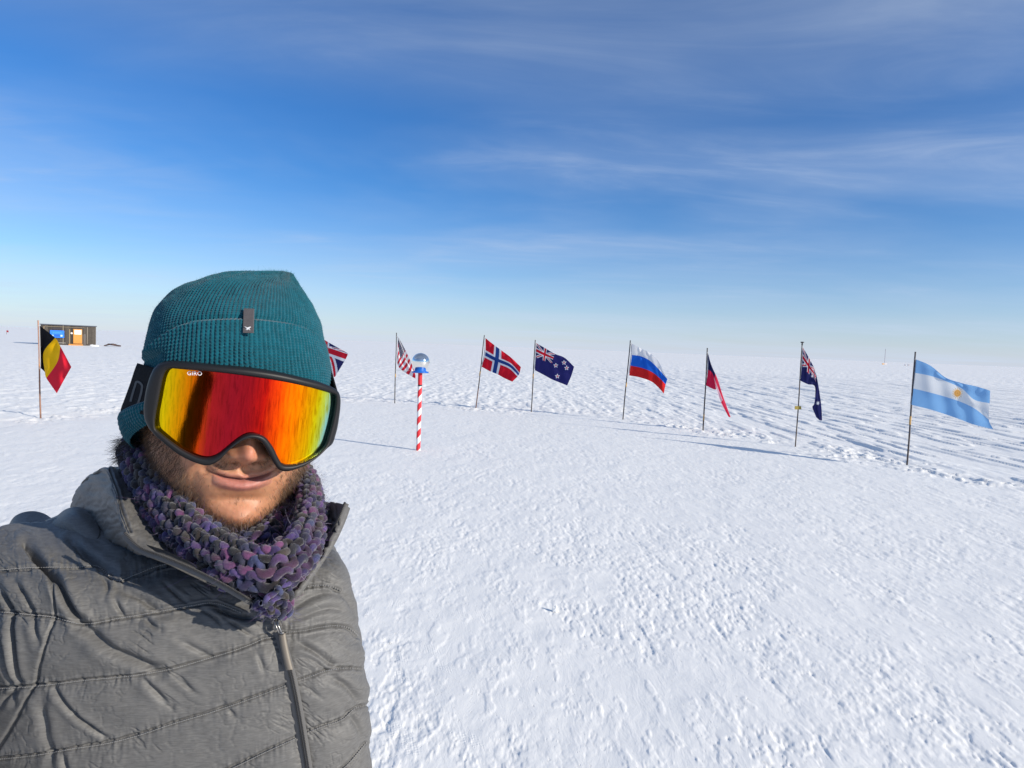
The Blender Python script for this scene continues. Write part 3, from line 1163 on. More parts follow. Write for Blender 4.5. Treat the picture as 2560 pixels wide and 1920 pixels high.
small_marker(16.5, 836, 826, 'tiny red marker flag far out on the snow left of the hut', 'flag', 'marker_flag', (0.1, 0.06, 0.05), srgb(206, 60, 70), 0.7)
small_marker(234.5, 845, 831.5, 'thin dark stake standing just beside the hut', 'stake', 'stake', (0.06, 0.06, 0.07), None, 1.3)


def far_station():
    b, d = ground_at(2211, 912.2)
    d = min(d, 520)
    p = toW(K(2211, 911.5, d))
    b = np.array([p[0], p[1], 0.0])
    k = d / F_PX
    root = empty('sled_station', b)
    tag(root, 'tiny far sled box with a tall thin mast beside the pale blue flag', 'sled')
    mb = MB()
    mb.box(b + np.array([0, 0, 1.4 * k + 0.2]), (11 * k, 4 * k, 2.6 * k), None, srgb(226, 214, 206))
    mb.box(b + np.array([-4.6 * k, -2.05 * k, 1.2 * k + 0.2]), (4 * k, 0.2, 2.8 * k), None, srgb(226, 170, 90))
    mb.build('box_body', MGEN, root, smooth=False)
    mb = MB()
    mb.tube(np.linspace(b, b + np.array([0.2 * k, 0, 40 * k]), 5), 0.45 * k, 6)
    mb.c.append(np.broadcast_to(np.array(srgb(150, 140, 150)), (mb.n, 3)))
    mb.build('mast', MGEN, root)
    for i, (px, w, h) in enumerate(((2263, 3, 3.2), (2271.5, 4.2, 3.8))):
        p = toW(K(px, 912.5, d))
        mb = MB()
        mb.box(np.array([p[0], p[1], h * k / 2]), (w * k, 2 * k, h * k), None, srgb(176, 172, 178), 0.05)
        ob = mb.build('crate', MGEN, None, smooth=False)
        tag(ob, ['smaller grey crate far off by the pale blue flag pole', 'larger grey crate far off touching the pale blue flag pole'][i], 'crate', 'far crates on the horizon')


far_station()

for i, (px, py, w, h, lab) in enumerate([(1389, 1521, 15, 14, 'upright white snow chunk casting a small shadow in the foreground'),
                                         ]):
    lump('snow_chunk', lab, 'snow chunk', px, py, w, h, (0.88, 0.9, 0.92), 5 + i, material=MSNOW, depth_r=0.6)
lump('snow_mound', 'low bright snow drift against the right end of the hut', 'snow mound', 236, 865.0, 22, 3.6, (0.9, 0.9, 0.9), 12, material=MSNOW)

# ------------------------------------------------------------------ the person
person = empty('person', (-0.30, 0.72, 0.0))
tag(person, 'person taking a selfie in teal beanie, orange mirrored goggles and grey quilted jacket', 'person')


def _rot(y, p, r):
    cy, sy, cp, sp, cr, sr = math.cos(y), math.sin(y), math.cos(p), math.sin(p), math.cos(r), math.sin(r)
    Ry = np.array([[cy, 0, sy], [0, 1, 0], [-sy, 0, cy]])
    Rx = np.array([[1, 0, 0], [0, cp, -sp], [0, sp, cp]])
    Rz = np.array([[cr, -sr, 0], [sr, cr, 0], [0, 0, 1]])
    return Ry @ Rx @ Rz


HR = _rot(R_(29.4), R_(8.0), R_(-3.0))          # head: right, up, forward -> camera frame
HP = np.array([-0.2843, -0.0026, -0.682])


def hd(v):
    return np.asarray(v, float) @ HR.T + HP


def hd_inv(v):
    return (np.asarray(v, float) - HP) @ HR


def gauss(x, s):
    return np.exp(-(x / s) ** 2)


def vnormals(P, closed=False):
    """normals of an (nv, nu, 3) grid"""
    if closed:
        du = np.roll(P, -1, 1) - np.roll(P, 1, 1)
    else:
        du = np.gradient(P, axis=1)
    dv = np.gradient(P, axis=0)
    n = np.cross(du, dv)
    return n / (np.linalg.norm(n, axis=-1, keepdims=True) + 1e-12)


def bvh_of(V, F):
    return BVHTree.FromPolygons([tuple(v) for v in np.asarray(V).reshape(-1, 3)], [tuple(f) for f in F])


def depth_at(bvh, px, py, default=None):
    r = Vector(((px - 1280) / F_PX, -(py - 960) / F_PX, -1.0))
    hit = bvh.ray_cast(Vector((0, 0, 0)), r.normalized())
    if hit[0] is None:
        return default
    return -hit[0].z


# ---- head and body, one continuous surface
MOUTH_U = -0.0735


def mouth_line(Rr):
    return MOUTH_U + 0.0062 * (np.abs(Rr) / 0.029) ** 1.8


def body():
    U_ = [.100, .094, .075, .04, 0, -.03, -.06, -.08, -.10, -.112, -.12, -.127, -.133, -.14, -.17, -.22, -.27, -.32, -.40, -.55, -.75]
    a_ = [.012, .034, .056, .072, .077, .080, .0775, .071, .060, .0515, .0465, .044, .044, .045, .050, .056, .085, .14, .155, .14, .145]
    f_ = [.0, .030, .060, .088, .086, .088, .0915, .0915, .0855, .0865, .083, .075, .062, .047, .034, .034, .05, .065, .075, .08, .08]
    b_ = [-.02, -.035, -.055, -.080, -.088, -.09, -.078, -.072, -.070, -.072, -.074, -.075, -.076, -.077, -.082, -.09, -.10, -.115, -.12, -.11, -.11]
    us = np.r_[np.linspace(.100, .02, 40)[:-1], np.linspace(.02, -.14, 300), np.linspace(-.14, -.75, 90)[1:]]
    a = cint(-us, -np.array(U_), a_)
    f = cint(-us, -np.array(U_), f_)
    b = cint(-us, -np.array(U_), b_)
    nu = 420
    p = np.linspace(-1, 1, nu, endpoint=False)
    ph = np.pi * (0.55 * p + 0.45 * p ** 3)            # denser at the front
    Fc = np.minimum(-0.005, f - 0.03)
    PH, UU = np.meshgrid(ph, us)
    A, Fo, B, C = a[:, None], f[:, None], b[:, None], Fc[:, None]
    Rr = A * np.sin(PH)
    Ff = np.where(np.cos(PH) > 0, C + (Fo - C) * np.cos(PH), C + (C - B) * np.cos(PH))
    front = ss(0.15, 0.5, np.cos(PH))
    # nose
    h = cint(-UU, [-.012, 0, .02, .034, .042, .049, .0545, .0585, .064, .07], [0, .003, .015, .025, .0295, .027, .018, .007, .001, 0])
    s = cint(-UU, [-.012, .01, .03, .042, .05, .07], [.008, .0085, .0105, .0115, .0115, .011])
    d = h * np.exp(-np.abs(Rr / s) ** 2.3)
    for sg in (-1, 1):
        d += .0125 * gauss(np.hypot((Rr - sg * .0148) / .0068, (UU + .0485) / .0082), 1)
        d += -.008 * gauss(np.hypot((Rr - sg * .0075) / .0042, (UU + .0565) / .0028), 1)
        d += -.0035 * gauss(np.hypot((Rr - sg * .0235) / .0042, (UU + .050) / .010), 1)
        # smiling cheeks and the folds beside nose and mouth
        d += .0060 * gauss(np.hypot((Rr - sg * .044) / .016, (UU + .047) / .016), 1)
    fold = np.array([[.021, -.046], [.030, -.056], [.0375, -.066], [.041, -.076], [.040, -.088], [.036, -.099]])
    dist = pldist(np.abs(Rr), UU, fold)
    d += -.0013 * gauss(dist, .0042) * ss(-.044, -.06, UU) * (1 - ss(-.09, -.103, UU) * .9)
    d += .0012 * gauss(pldist(np.abs(Rr), UU, fold + np.array([.008, .001])), .006)
    # lips
    mu = mouth_line(Rr)
    win = np.clip(1 - (np.abs(Rr) / .0295) ** 2, 0, 1)
    cup = .0012 * (gauss(np.abs(Rr) - .006, .004) - .6 * gauss(Rr, .003))
    up = .0040 * gauss((UU - mu - .0042 - cup) / .0040, 1) * win ** .55
    lo = .0052 * gauss((UU - mu + .0062) / .0050, 1) * np.clip(1 - (np.abs(Rr) / .026) ** 2, 0, 1) ** .6
    d += up + lo
    d += -.0052 * gauss((UU - mu) / .0012, 1) * np.clip(1 - (np.abs(Rr) / .0315) ** 4, 0, 1)
    for sg in (-1, 1):
        d += -.0040 * gauss(np.hypot((Rr - sg * .0305) / .0042, (UU - mouth_line(np.array(.0305))) / .0045), 1)
    d += -.0014 * gauss(Rr, .0035) * ss(-.056, -.060, UU) * ss(-.071, -.066, UU)
    d += -.0042 * gauss((UU + .0945) / .0055, 1) * gauss(Rr, .021)
    d += .0055 * gauss(np.hypot(Rr / .017, (UU + .112) / .012), 1)
    d += .0015 * gauss(np.hypot((np.abs(Rr) - .026) / .010, (UU + .100) / .012), 1)
    d += .0007 * (fbm2(Rr * 160, UU * 160, 3, 3) - .5)
    Ff = Ff + d * front
    L = np.stack([Rr, UU, Ff], -1)
    # the trunk hangs straight down under the head although the face is tipped and turned
    Vc = hd(L)
    # colours
    base = np.array([.52, .250, .142])
    c = np.empty(L.shape)
    c[:] = base
    c *= (0.90 + 0.2 * fbm2(Rr * 70, UU * 70 + PH, 4, 8))[..., None]
    red = 0.55 * gauss(np.hypot(Rr / .013, (UU + .044) / .013), 1) + 0.25 * gauss(np.hypot((np.abs(Rr) - .04) / .018, (UU + .05) / .014), 1) + 0.22 * gauss(np.hypot(Rr / .02, (UU + .112) / .012), 1)
    c = c * (1 - red[..., None]) + red[..., None] * np.array([.50, .175, .125])
    lipm = np.clip(gauss((UU - mu - .0026) / .0030, 1) * win ** .6 * .75 + ss(-.0128, -.0100, UU - mu) * ss(.0008, -.0008, UU - mu) * np.clip(1 - (np.abs(Rr) / .027) ** 2, 0, 1) ** .4, 0, 1) * front
    lipc = np.array([.40, .150, .130]) * (0.9 + .2 * fbm2(Rr * 900, UU * 120, 2, 5))[..., None]
    c = c * (1 - lipm[..., None] * .85) + lipc * lipm[..., None] * .85
    crease = gauss((UU - mu) / .0009, 1) * np.clip(1 - (np.abs(Rr) / .030) ** 4, 0, 1) * front
    c = c * (1 - .6 * crease[..., None]) + np.array([.16, .05, .05]) * .6 * crease[..., None]
    st = beard_density(Rr, UU, PH)
    stub = (.30 * st * (.6 + .8 * fbm2(Rr * 500, UU * 350, 2, 15)))[..., None]
    c = c * (1 - stub) + np.array([.16, .10, .065]) * stub
    F = grid_faces(len(us), nu, True)
    nvv = len(us)
    F = np.r_[F[:, ::-1]]
    ob = mesh_obj('body', toW(Vc), F, MSKIN, person, attrs={'col': c.reshape(-1, 3)})
    return Vc, L, PH, vnormals(Vc, True), F


def beard_density(Rr, UU, PH):
    """how thick the beard grows: jaw line, chin, upper lip; cheeks and lower lip stay bare"""
    aR = np.abs(Rr)
    # upper edge of the beard on the cheek: from the sideburn down to the mouth corner
    edge = np.interp(aR, [0, .016, .026, .036, .044, .052, .060, .068, .08], [-.106, -.104, -.098, -.088, -.068, -.048, -.030, -.01, .03])
    jaw = (.25 * ss(.004, -.002, UU - edge) + .75 * ss(.0, -.020, UU - edge)) * ss(-.165, -.14, UU)
    side = ss(.046, .058, aR) * ss(-.02, .0, Rr * 0 + np.cos(PH) - .05) * ss(.03, .01, UU) * ss(-.165, -.14, UU)
    chin = gauss(np.hypot(aR / .030, (UU + .126) / .011), 1)
    mo = gauss(np.hypot((aR - .019) / .013, (UU + .0605 - .002) / .0062), 1) * .9
    mo2 = gauss(np.hypot((aR - .036) / .006, (UU + .073) / .010), 1) * .5
    soul = gauss(np.hypot(aR / .010, (UU + .0945) / .0045), 1) * .45
    side_tr = gauss(np.hypot((aR - .030) / .008, (UU + .098) / .010), 1) * .25
    d = np.maximum.reduce([jaw, side, chin, mo, mo2, soul, side_tr])
    return np.clip(d, 0, 1) * (np.cos(PH) > -.25)


BODY_V, BODY_L, BODY_PH, BODY_N, BODY_F = body()
if np.mean(np.sum(BODY_N[100:300, 190:230] * (BODY_V[100:300, 190:230] - HP), -1)) < 0:
    BODY_N = -BODY_N


def strands(name, P, N, T, L, W, cols, matl, parent, curl=0.25, seg=4, droop=None):
    """thin tapered hair ribbons as one mesh: roots P, normals N, growth directions T (camera frame)"""
    n = len(P)
    rng = np.random.default_rng(len(P))
    t = np.linspace(0, 1, seg)[None, :, None]
    r1 = rng.normal(0, 1, (n, 3))
    side = np.cross(T, r1)
    side /= np.linalg.norm(side, axis=1)[:, None] + 1e-9
    bend = np.cross(T, side)
    c = P[:, None] + T[:, None] * L[:, None, None] * t + (bend * rng.normal(0, curl, (n, 1)) + N * curl * 0.3)[:, None] * L[:, None, None] * t ** 2
    if droop is not None:
        c = c + droop * L[:, None, None] * t ** 2
    w = W[:, None, None] * (1 - 0.75 * t ** 1.5) / 2
    V = np.stack([c - side[:, None] * w, c + side[:, None] * w], 2).reshape(n, seg * 2, 3)
    base = np.arange(n)[:, None, None] * seg * 2
    q = np.array([[2 * k, 2 * k + 1, 2 * k + 3, 2 * k + 2] for k in range(seg - 1)])
    F = (base + q[None]).reshape(-1, 4)
    at = {'col': np.repeat(cols, seg * 2, 0)} if cols is not None else None
    return mesh_obj(name, toW(V.reshape(-1, 3)), F, matl, parent, attrs=at)


def beard():
    rng = np.random.default_rng(5)
    L, PH = BODY_L.reshape(-1, 3), BODY_PH.reshape(-1)
    V, N = BODY_V.reshape(-1, 3), BODY_N.reshape(-1, 3)
    dens = beard_density(L[:, 0], L[:, 1], PH)
    # area weight of a vertex
    g = BODY_V
    ar = np.linalg.norm(np.cross(np.roll(g, -1, 1) - g, np.gradient(g, axis=0)), axis=-1).reshape(-1)
    w = dens * ar
    w /= w.sum()
    n = 24000
    k = rng.choice(len(V), n, p=w)
    P = V[k] + rng.normal(0, .0004, (n, 3))
    Nn = N[k]
    downL = np.c_[np.sign(L[k, 0]) * -.15, np.full(n, -1.0), np.full(n, .1)]
    mo = (L[k, 1] > -.075) & (np.abs(L[k, 0]) < .035)
    downL[mo] = np.c_[np.sign(L[k, 0][mo]) * .55, np.full(mo.sum(), -1.0), np.zeros(mo.sum())]
    down = downL @ HR.T
    T = 0.55 * Nn + 0.85 * down + rng.normal(0, .33, (n, 3))
    T /= np.linalg.norm(T, axis=1)[:, None]
    ln = rng.uniform(.003, .0082, n) * (.6 + .5 * dens[k])
    ln[mo] *= .75
    m = rng.random(n)
    cols = np.array([.090, .056, .037]) * (0.4 + 1.3 * m[:, None])
    lt = rng.random(n) < .15
    cols[lt] = np.array([.24, .14, .07]) * rng.uniform(.7, 1.2, (lt.sum(), 1))
    strands('beard', P, Nn, T, ln, rng.uniform(.00016, .00030, n), cols, MHAIR, person, .3)
    # dark tuft of hair at the nape, poking out under the beanie
    n = 800
    q = K(rng.uniform(296, 345, n), rng.uniform(1095, 1150, n), rng.uniform(.665, .70, n))
    T = np.c_[rng.normal(-.75, .35, n), rng.normal(-.45, .35, n), rng.normal(.1, .4, n)]
    T /= np.linalg.norm(T, axis=1)[:, None]
    keep = (proj(q)[0] - 300) * .6 + (proj(q)[1] - 1110) > -22
    q, T = q[keep], T[keep]
    n = len(q)
    strands('hair', q, T, T, rng.uniform(.005, .015, n), rng.uniform(.0002, .0004, n), np.array([.012, .010, .010]) * rng.uniform(.5, 2, (n, 1)), MHAIR, person, .35)


beard()


# ---- knitted beanie
def beanie_base(t, phi):
    """the smooth surface of the beanie; t from the hem to the peak, phi around (0 = front)"""
    T = [0, .05, .10, .15, .22, .30, .36, .45, .55, .66, .76, .86, .94, 1.0]
    Lp = [(336, 1104), (318, 1082), (311, 1042), (328, 1003), (350, 950), (364, 890), (372, 855), (380, 812), (395, 775), (432, 735), (484, 709), (545, 690), (625, 681), (707, 677)]
    Rp = [(814, 1030), (820, 1000), (824, 965), (825, 935), (823, 912), (816, 878), (808, 855), (800, 815), (786, 782), (767, 752), (752, 730), (739, 708), (726, 690), (711, 678)]
    Fp = [(590, 990), (590, 975), (590, 958), (590, 935), (590, 888), (590, 842), (590, 806), (596, 765), (606, 733), (620, 707), (640, 693), (668, 684), (696, 679), (709, 677)]
    dF = [.592, .589, .587, .583, .578, .577, .58, .588, .599, .612, .627, .645, .66, .676]
    dL = [.655, .65, .645, .642, .642, .642, .642, .642, .642, .645, .65, .658, .665, .676]
    dR = [.715, .718, .72, .72, .72, .72, .72, .718, .715, .71, .702, .695, .687, .676]
    Lc = cint(t, T, K(np.array(Lp)[:, 0], np.array(Lp)[:, 1], dL))
    Rc = cint(t, T, K(np.array(Rp)[:, 0], np.array(Rp)[:, 1], dR))
    Fc = cint(t, T, K(np.array(Fp)[:, 0], np.array(Fp)[:, 1], dF))
    C = (Lc + Rc) / 2
    A = (Rc - Lc) / 2
    Fv = Fc - C
    c, s = np.cos(phi)[None, :, None], np.sin(phi)[None, :, None]
    return C[:, None] + A[:, None] * s + np.where(c > 0, c * Fv[:, None], c * (Fv * 0.95)[:, None])


def outward(P, N):
    c = P.mean((0, 1))
    return N if np.sum(N * (P - c)) > 0 else -N


def beanie():
    NR = 148
    nu = NR * 7
    phi = np.linspace(-np.pi, np.pi, nu, endpoint=False)
    fold = 0.375
    t = np.r_[np.linspace(0, fold, 130), np.linspace(fold + .002, 0.985, 170), [0.992, 0.997, .9995]]
    P = beanie_base(t, phi)
    N = outward(P, vnormals(P, True))
    tt = t[:, None]
    PHI = np.broadcast_to(phi[None], (len(t), nu))
    # turned-up cuff: a thicker layer with a rounded upper edge that sags at the left
    fl = fold + 0.006 * np.sin(PHI * 3 + 1) - 0.115 * ss(-.35, -1.5, PHI) - .03 * ss(.6, 1.5, PHI)
    cuff = .0042 * (1 - ss(.7, 1.4, PHI)) * ss(0.0, .022, fl - tt) - .0016 * (1 - ss(.7, 1.3, PHI)) * gauss((tt - fl - .006) / .009, 1)
    roll = .0016 * (1 - ss(.6, 1.3, PHI)) * gauss((tt - fl + .016) / .016, 1) * (0.5 + ss(-.2, -1.1, PHI))
    rib = np.abs(np.cos(PHI * NR / 2 + 1.1 * (fbm2(PHI * 3, tt * 9, 2, 77) - .5) + .3 * (fbm2(PHI * 40, tt * 60, 2, 78) - .5)))
    rib = rib ** 0.6
    st = 0.5 + 0.5 * np.sin(2 * np.pi * (tt * 78 + 0.25 * np.cos(PHI * NR)))
    fade = 1 - ss(.9, 1.0, tt)
    lump_ = .0035 * (fbm2(PHI * 2.2, tt * 6 + PHI * 0, 3, 4) - .5) * ss(.3, .5, tt) * fade
    folds = -.0010 * gauss(np.abs(((PHI * 4.2 + 1.2 * np.sin(tt * 7)) % 2) - 1), .25) * ss(.55, .8, tt) * fade
    disp = cuff + roll + fade * (.0019 * (rib - .6) * (.65 + .7 * fbm2(PHI * 11, tt * 14, 2, 79)) + .0009 * (st - .5) * rib) + lump_ + folds
    press = .0085 * ss(.095, .125, tt) * ss(.285, .255, tt) * (ss(-.60, -.95, PHI) + ss(1.5, 1.9, PHI))
    V = P + N * (disp - press)[..., None]
    F = grid_faces(len(t), nu, True)
    top = V[-1].mean(0)
    Vf = np.r_[V.reshape(-1, 3), [top]]
    n0 = (len(t) - 1) * nu
    ob = mesh_obj('beanie', toW(V.reshape(-1, 3)), F, MKNIT, person)
    bv = bvh_of(V[:, ::3].reshape(-1, 3), grid_faces(len(t), (nu + 2) // 3, True))
    # fuzz: short stray fibres over the whole knit
    rng = np.random.default_rng(3)
    n = 15000
    i = rng.integers(0, len(t) - 3, n)
    j = rng.integers(0, nu, n)
    Pn, Nn = V[i, j], N[i, j]
    T = Nn * rng.uniform(.1, 1.0, (n, 1)) + rng.normal(0, .6, (n, 3))
    T /= np.linalg.norm(T, axis=1)[:, None]
    fz = strands('wool_fuzz', Pn - Nn * .0006, Nn, T, rng.uniform(.0010, .0034, n), rng.uniform(.00010, .0002, n), None, MFUZZ, ob, .6, 4)
    fz['kind'] = 'stuff'
    # label loop sewn to the cuff
    da, db = depth_at(bv, 621, 774), depth_at(bv, 620, 831)
    push = max(0, max(da + (db - da) * k - depth_at(bv, 620.5, 774 + 57 * k) for k in np.linspace(0, 1, 9)))
    d = (da + db) / 2 - push
    q = []
    for yy in np.linspace(771, 832, 12):
        k = (yy - 771) / 61
        bulge = .0016 * math.sin(k * math.pi)
        xl = 609.3 + (771 - yy) * .03
        for xx in np.linspace(xl, xl + 25, 8):
            q.append(K(xx, yy + (xx - xl) * 0.02, da + (db - da) * k - push - .0022 - bulge))
    q = np.array(q).reshape(12, 8, 3)
    front = q.reshape(-1, 3)
    back = front + np.array([0, 0, -.0016])
    Ft = grid_faces(12, 8)
    n1 = len(front)
    Fs = Ft.tolist() + (Ft[:, ::-1] + n1).tolist()
    per = [k for k in range(8)] + [r * 8 + 7 for r in range(1, 12)] + [11 * 8 + k for k in range(6, -1, -1)] + [r * 8 for r in range(10, 0, -1)]
    for a, b in zip(per, per[1:] + per[:1]):
        Fs.append([a, b, b + n1, a + n1])
    tg = mesh_obj('label_tab', toW(np.r_[front, back]), Fs, MTAG, ob, smooth=False)
    # small pale bird on the tab
    bird = [(-7.5, -3.5), (-4.5, -3.2), (-1.5, -1.8), (1.0, -2.6), (3.8, -3.8), (5.0, -3.0), (4.4, -1.6), (2.6, -.6), (2.2, 1.0), (4.6, 4.6), (1.6, 2.2), (-.4, 1.8), (-3.0, 4.4), (-2.4, 2.0), (-5.8, 1.4), (-2.6, .6), (-3.0, -1.0)]
    bx = np.array(bird) * np.array([1.35, 1.25]) + np.array([620.5, 821])
    dz = depth_at(bvh_of(front, Ft), 620, 821, d) - .0006
    vb = K(bx[:, 0], bx[:, 1], dz)
    vb2 = K(bx[:, 0], bx[:, 1], dz + .0006)
    m = len(bx)
    from mathutils.geometry import tessellate_polygon
    tri = [list(x) for x in tessellate_polygon([[Vector((x, y, 0)) for x, y in bx]])]
    Fb = tri + [[i, (i + 1) % m, m + (i + 1) % m, m + i] for i in range(m)]
    mesh_obj('bird_print', toW(np.r_[vb, vb2]), Fb, MWHITE, ob, smooth=False)
    return bv


BEANIE_BVH = beanie()

# ---- ski goggles
LC, LA = np.array([0, .004, .034]), np.array([.119, .30, .091])


def lens_hit(px, py, push=0.0):
    """where the view through a photo pixel meets the curved lens shell (camera frame)"""
    r = K(px, py, 1.0)
    o = hd_inv(np.zeros(3))
    dl = r @ HR
    A = LA + push
    oo = (o - LC) / A
    dd = dl / A
    a = np.sum(dd * dd, -1)
    b = 2 * np.sum(dd * oo, -1)
    c = np.sum(oo * oo) - 1
    disc = np.maximum(b * b - 4 * a * c, 0)
    t = (-b - np.sqrt(disc)) / (2 * a)
    return r * t[..., None]


OUT = {  # outer outline of the frame, clockwise from the upper left, in pieces between matching corners
    'top': [(397, 911), (416, 906), (431, 905), (471, 907), (547, 914), (624, 921), (686, 930), (763, 947), (809, 959), (832, 968)],
    'right': [(832, 968), (846, 979), (851, 995), (851, 1010), (848, 1040), (839, 1086), (829, 1111), (819, 1118)],
    'br': [(819, 1118), (795, 1141), (768, 1160), (740, 1172), (719, 1178), (706, 1178)],
    'nr': [(706, 1178), (695, 1173), (684, 1157), (668, 1127), (655, 1107)],
    'nose': [(655, 1107), (646, 1100), (633, 1096), (618, 1097), (604, 1102)],
    'nl': [(604, 1102), (592, 1110), (565, 1132), (545, 1153), (531, 1161)],
    'bl': [(531, 1161), (518, 1164), (502, 1161), (470, 1149), (443, 1134), (416, 1113), (388, 1089)],
    'left': [(388, 1089), (372, 1070), (362, 1049), (359, 1026), (361, 1000), (367, 968), (378, 935), (386, 920), (397, 911)],
}
INN = {
    'top': [(416, 925), (423, 921), (440, 921.5), (470, 924), (538, 930), (633, 942), (714, 955), (782, 970), (822, 981), (834, 984.5)],
    'right': [(834, 984.5), (838.5, 987), (839, 999), (837, 1020), (833, 1043), (822, 1086), (815, 1108), (811, 1116)],
    'br': [(811, 1116), (793, 1135), (774, 1147), (755, 1155), (732, 1161), (714, 1162)],
    'nr': [(714, 1162), (706, 1160), (698, 1149), (682, 1117), (668, 1097)],
    'nose': [(668, 1097), (657, 1089), (643, 1085), (624, 1084), (608, 1089)],
    'nl': [(608, 1089), (594, 1098), (567, 1119), (548, 1134), (536, 1141)],
    'bl': [(536, 1141), (519, 1145), (497, 1142), (475, 1133), (456, 1123), (425, 1101), (393, 1075)],
    'left': [(393, 1075), (388.5, 1070), (387.5, 1060), (390, 1035), (396, 1003), (403, 966), (411, 935), (416, 925)],
}
SEGN = {'top': 90, 'right': 44, 'br': 36, 'nr': 24, 'nose': 20, 'nl': 26, 'bl': 44, 'left': 50}


def outline(d):
    return np.concatenate([resamp(d[k], SEGN[k] + 1)[:-1] for k in OUT])


def round_out(p, k=3):
    for _ in range(k):
        p = 0.25 * np.roll(p, 1, 0) + 0.5 * p + 0.25 * np.roll(p, -1, 0)
    return p


def goggles():
    fw = HR @ np.array([0, 0, 1.0])
    po, pi = round_out(outline(OUT), 2), round_out(outline(INN), 2)
    SO, SI = lens_hit(po[:, 0], po[:, 1]), lens_hit(pi[:, 0], pi[:, 1])
    c = hd(np.array([0, .0, .06]))

    def inw(P, k, back):
        l = hd_inv(P)
        l[:, :2] = l[:, :2] * k
        l[:, 2] -= back
        return hd(l)
    rings = [SI - fw * .005, SI - fw * .0005, SI + fw * .0012, SI * .85 + SO * .15 + fw * .0030, SI * .6 + SO * .4 + fw * .0040, SI * .3 + SO * .7 + fw * .0036,
             SI * .08 + SO * .92 + fw * .0022, SO + fw * .0002, SO - fw * .0022, inw(SO, .992, .008), inw(SO, .985, .016), inw(SO, .975, .020)]
    G = np.stack(rings)
    g = mesh_obj('goggles', toW(G.reshape(-1, 3)), grid_faces(len(rings), len(po), True)[:, ::-1], MFRAME, person)
    # foam between frame and face
    foam = np.stack([inw(SO, .97, .0185), inw(SO, .955, .026), inw(SO, .93, .034), inw(SO, .88, .036), inw(SI, .93, .022)])
    mesh_obj('foam', toW(foam.reshape(-1, 3)), grid_faces(len(foam), len(po), True)[:, ::-1], MSTRAP, g)
    # lens
    top = resamp(np.r_[INN['left'][-3:-1], INN['top'], INN['right'][1:3]], 150)
    bot = np.concatenate([resamp(INN['left'][2:4], 3)[::-1][:-1] if 0 else np.zeros((0, 2)), resamp(INN['bl'][::-1], 60)[:-1], resamp(INN['nl'][::-1], 26)[:-1], resamp(INN['nose'][::-1], 14)[:-1], resamp(INN['nr'][::-1], 24)[:-1], resamp(INN['br'][::-1], 29)])
    top = np.concatenate([resamp(INN['left'][2:7], 14)[:-1], resamp(np.r_[INN['left'][6:], INN['top'][1:]], 122)[:-1], resamp(INN['right'], 19)])
    xs = np.linspace(0, 1, 150)
    top = np.stack([np.interp(xs, np.linspace(0, 1, len(top)), top[:, i]) for i in (0, 1)], 1)
    bot = np.stack([np.interp(xs, np.linspace(0, 1, len(bot)), bot[:, i]) for i in (0, 1)], 1)
    mid = (top + bot) / 2
    top = np.stack([(top[:, 0] - 612) * 1.012 + 612, top[:, 1] - 4], 1)
    bot = np.stack([(bot[:, 0] - 612) * 1.012 + 612, bot[:, 1] + 4], 1)
    # pair by position across the lens rather than by index
    tv = np.linspace(0, 1, 60)[:, None, None]
    q = top[None] * (1 - tv) + bot[None] * tv
    S = lens_hit(q[..., 0], q[..., 1])
    l = hd_inv(S)
    x = np.arctan2(l[..., 0], l[..., 2] - LC[2] + .03)
    px = q[..., 0] - (q[..., 1] - 1030) * -0.16
    s = (px - 372) / (836 - 372)
    y = (q[..., 1] - 920) / 250
    # the coating turns from red to gold towards the rim; on the right the bands follow the edge
    s = s + 0.03 * (y - .5) * ss(.55, 1, s) - .02 * y * ss(.4, 0, s)
    s = s + 0.10 * np.clip(1 - np.abs(s - .52) / .3, 0, 1) * 0
    S2 = hd(hd_inv(S) - np.array([0, 0, .0022]))
    st = np.stack([l[..., 0] + .1, l[..., 1] + .1, 0 * l[..., 0]], -1)
    mesh_obj('lens', toW(S2.reshape(-1, 3)), grid_faces(60, 150)[:, ::-1], MLENS, g, attrs={'coat': np.clip(s, 0, 1).ravel(), 'st': st.reshape(-1, 3)})
    # lettering on the lens
    cu = bpy.data.curves.new('lettering', 'FONT')
    cu.body = 'GIRO'
    cu.size = 1.0
    cu.offset = 0.008
    cu.space_character = 1.06
    tmp = bpy.data.objects.new('lettering', cu)
    COL.objects.link(tmp)
    bpy.context.view_layer.update()
    me = tmp.to_mesh()
    v = np.array([p.co[:] for p in me.vertices])
    f = [list(p.vertices) for p in me.polygons]
    tmp.to_mesh_clear()
    bpy.data.objects.remove(tmp)
    v[:, 0] -= v[:, 0].min()
    v[:, 1] -= v[:, 1].min()
    v[:, 0] *= 36.5 / v[:, 0].max()
    v[:, 1] *= 10.2 / v[:, 1].max()
    X = 468.5 + v[:, 0]
    Y = 938.3 - v[:, 1] + v[:, 0] * 0.03
    T = hd(hd_inv(lens_hit(X, Y)) - np.array([0, 0, .0012]))
    mesh_obj('lettering', toW(T), f, MWHITE, g, smooth=False)
    # strap around the beanie
    nphi, nt = 140, 16
    phi = np.concatenate([np.linspace(-1.15, -2.2, 60), np.linspace(-2.2, -np.pi, 20)[1:], np.linspace(np.pi, 1.25, 62)])
    nphi = len(phi)
    V = []
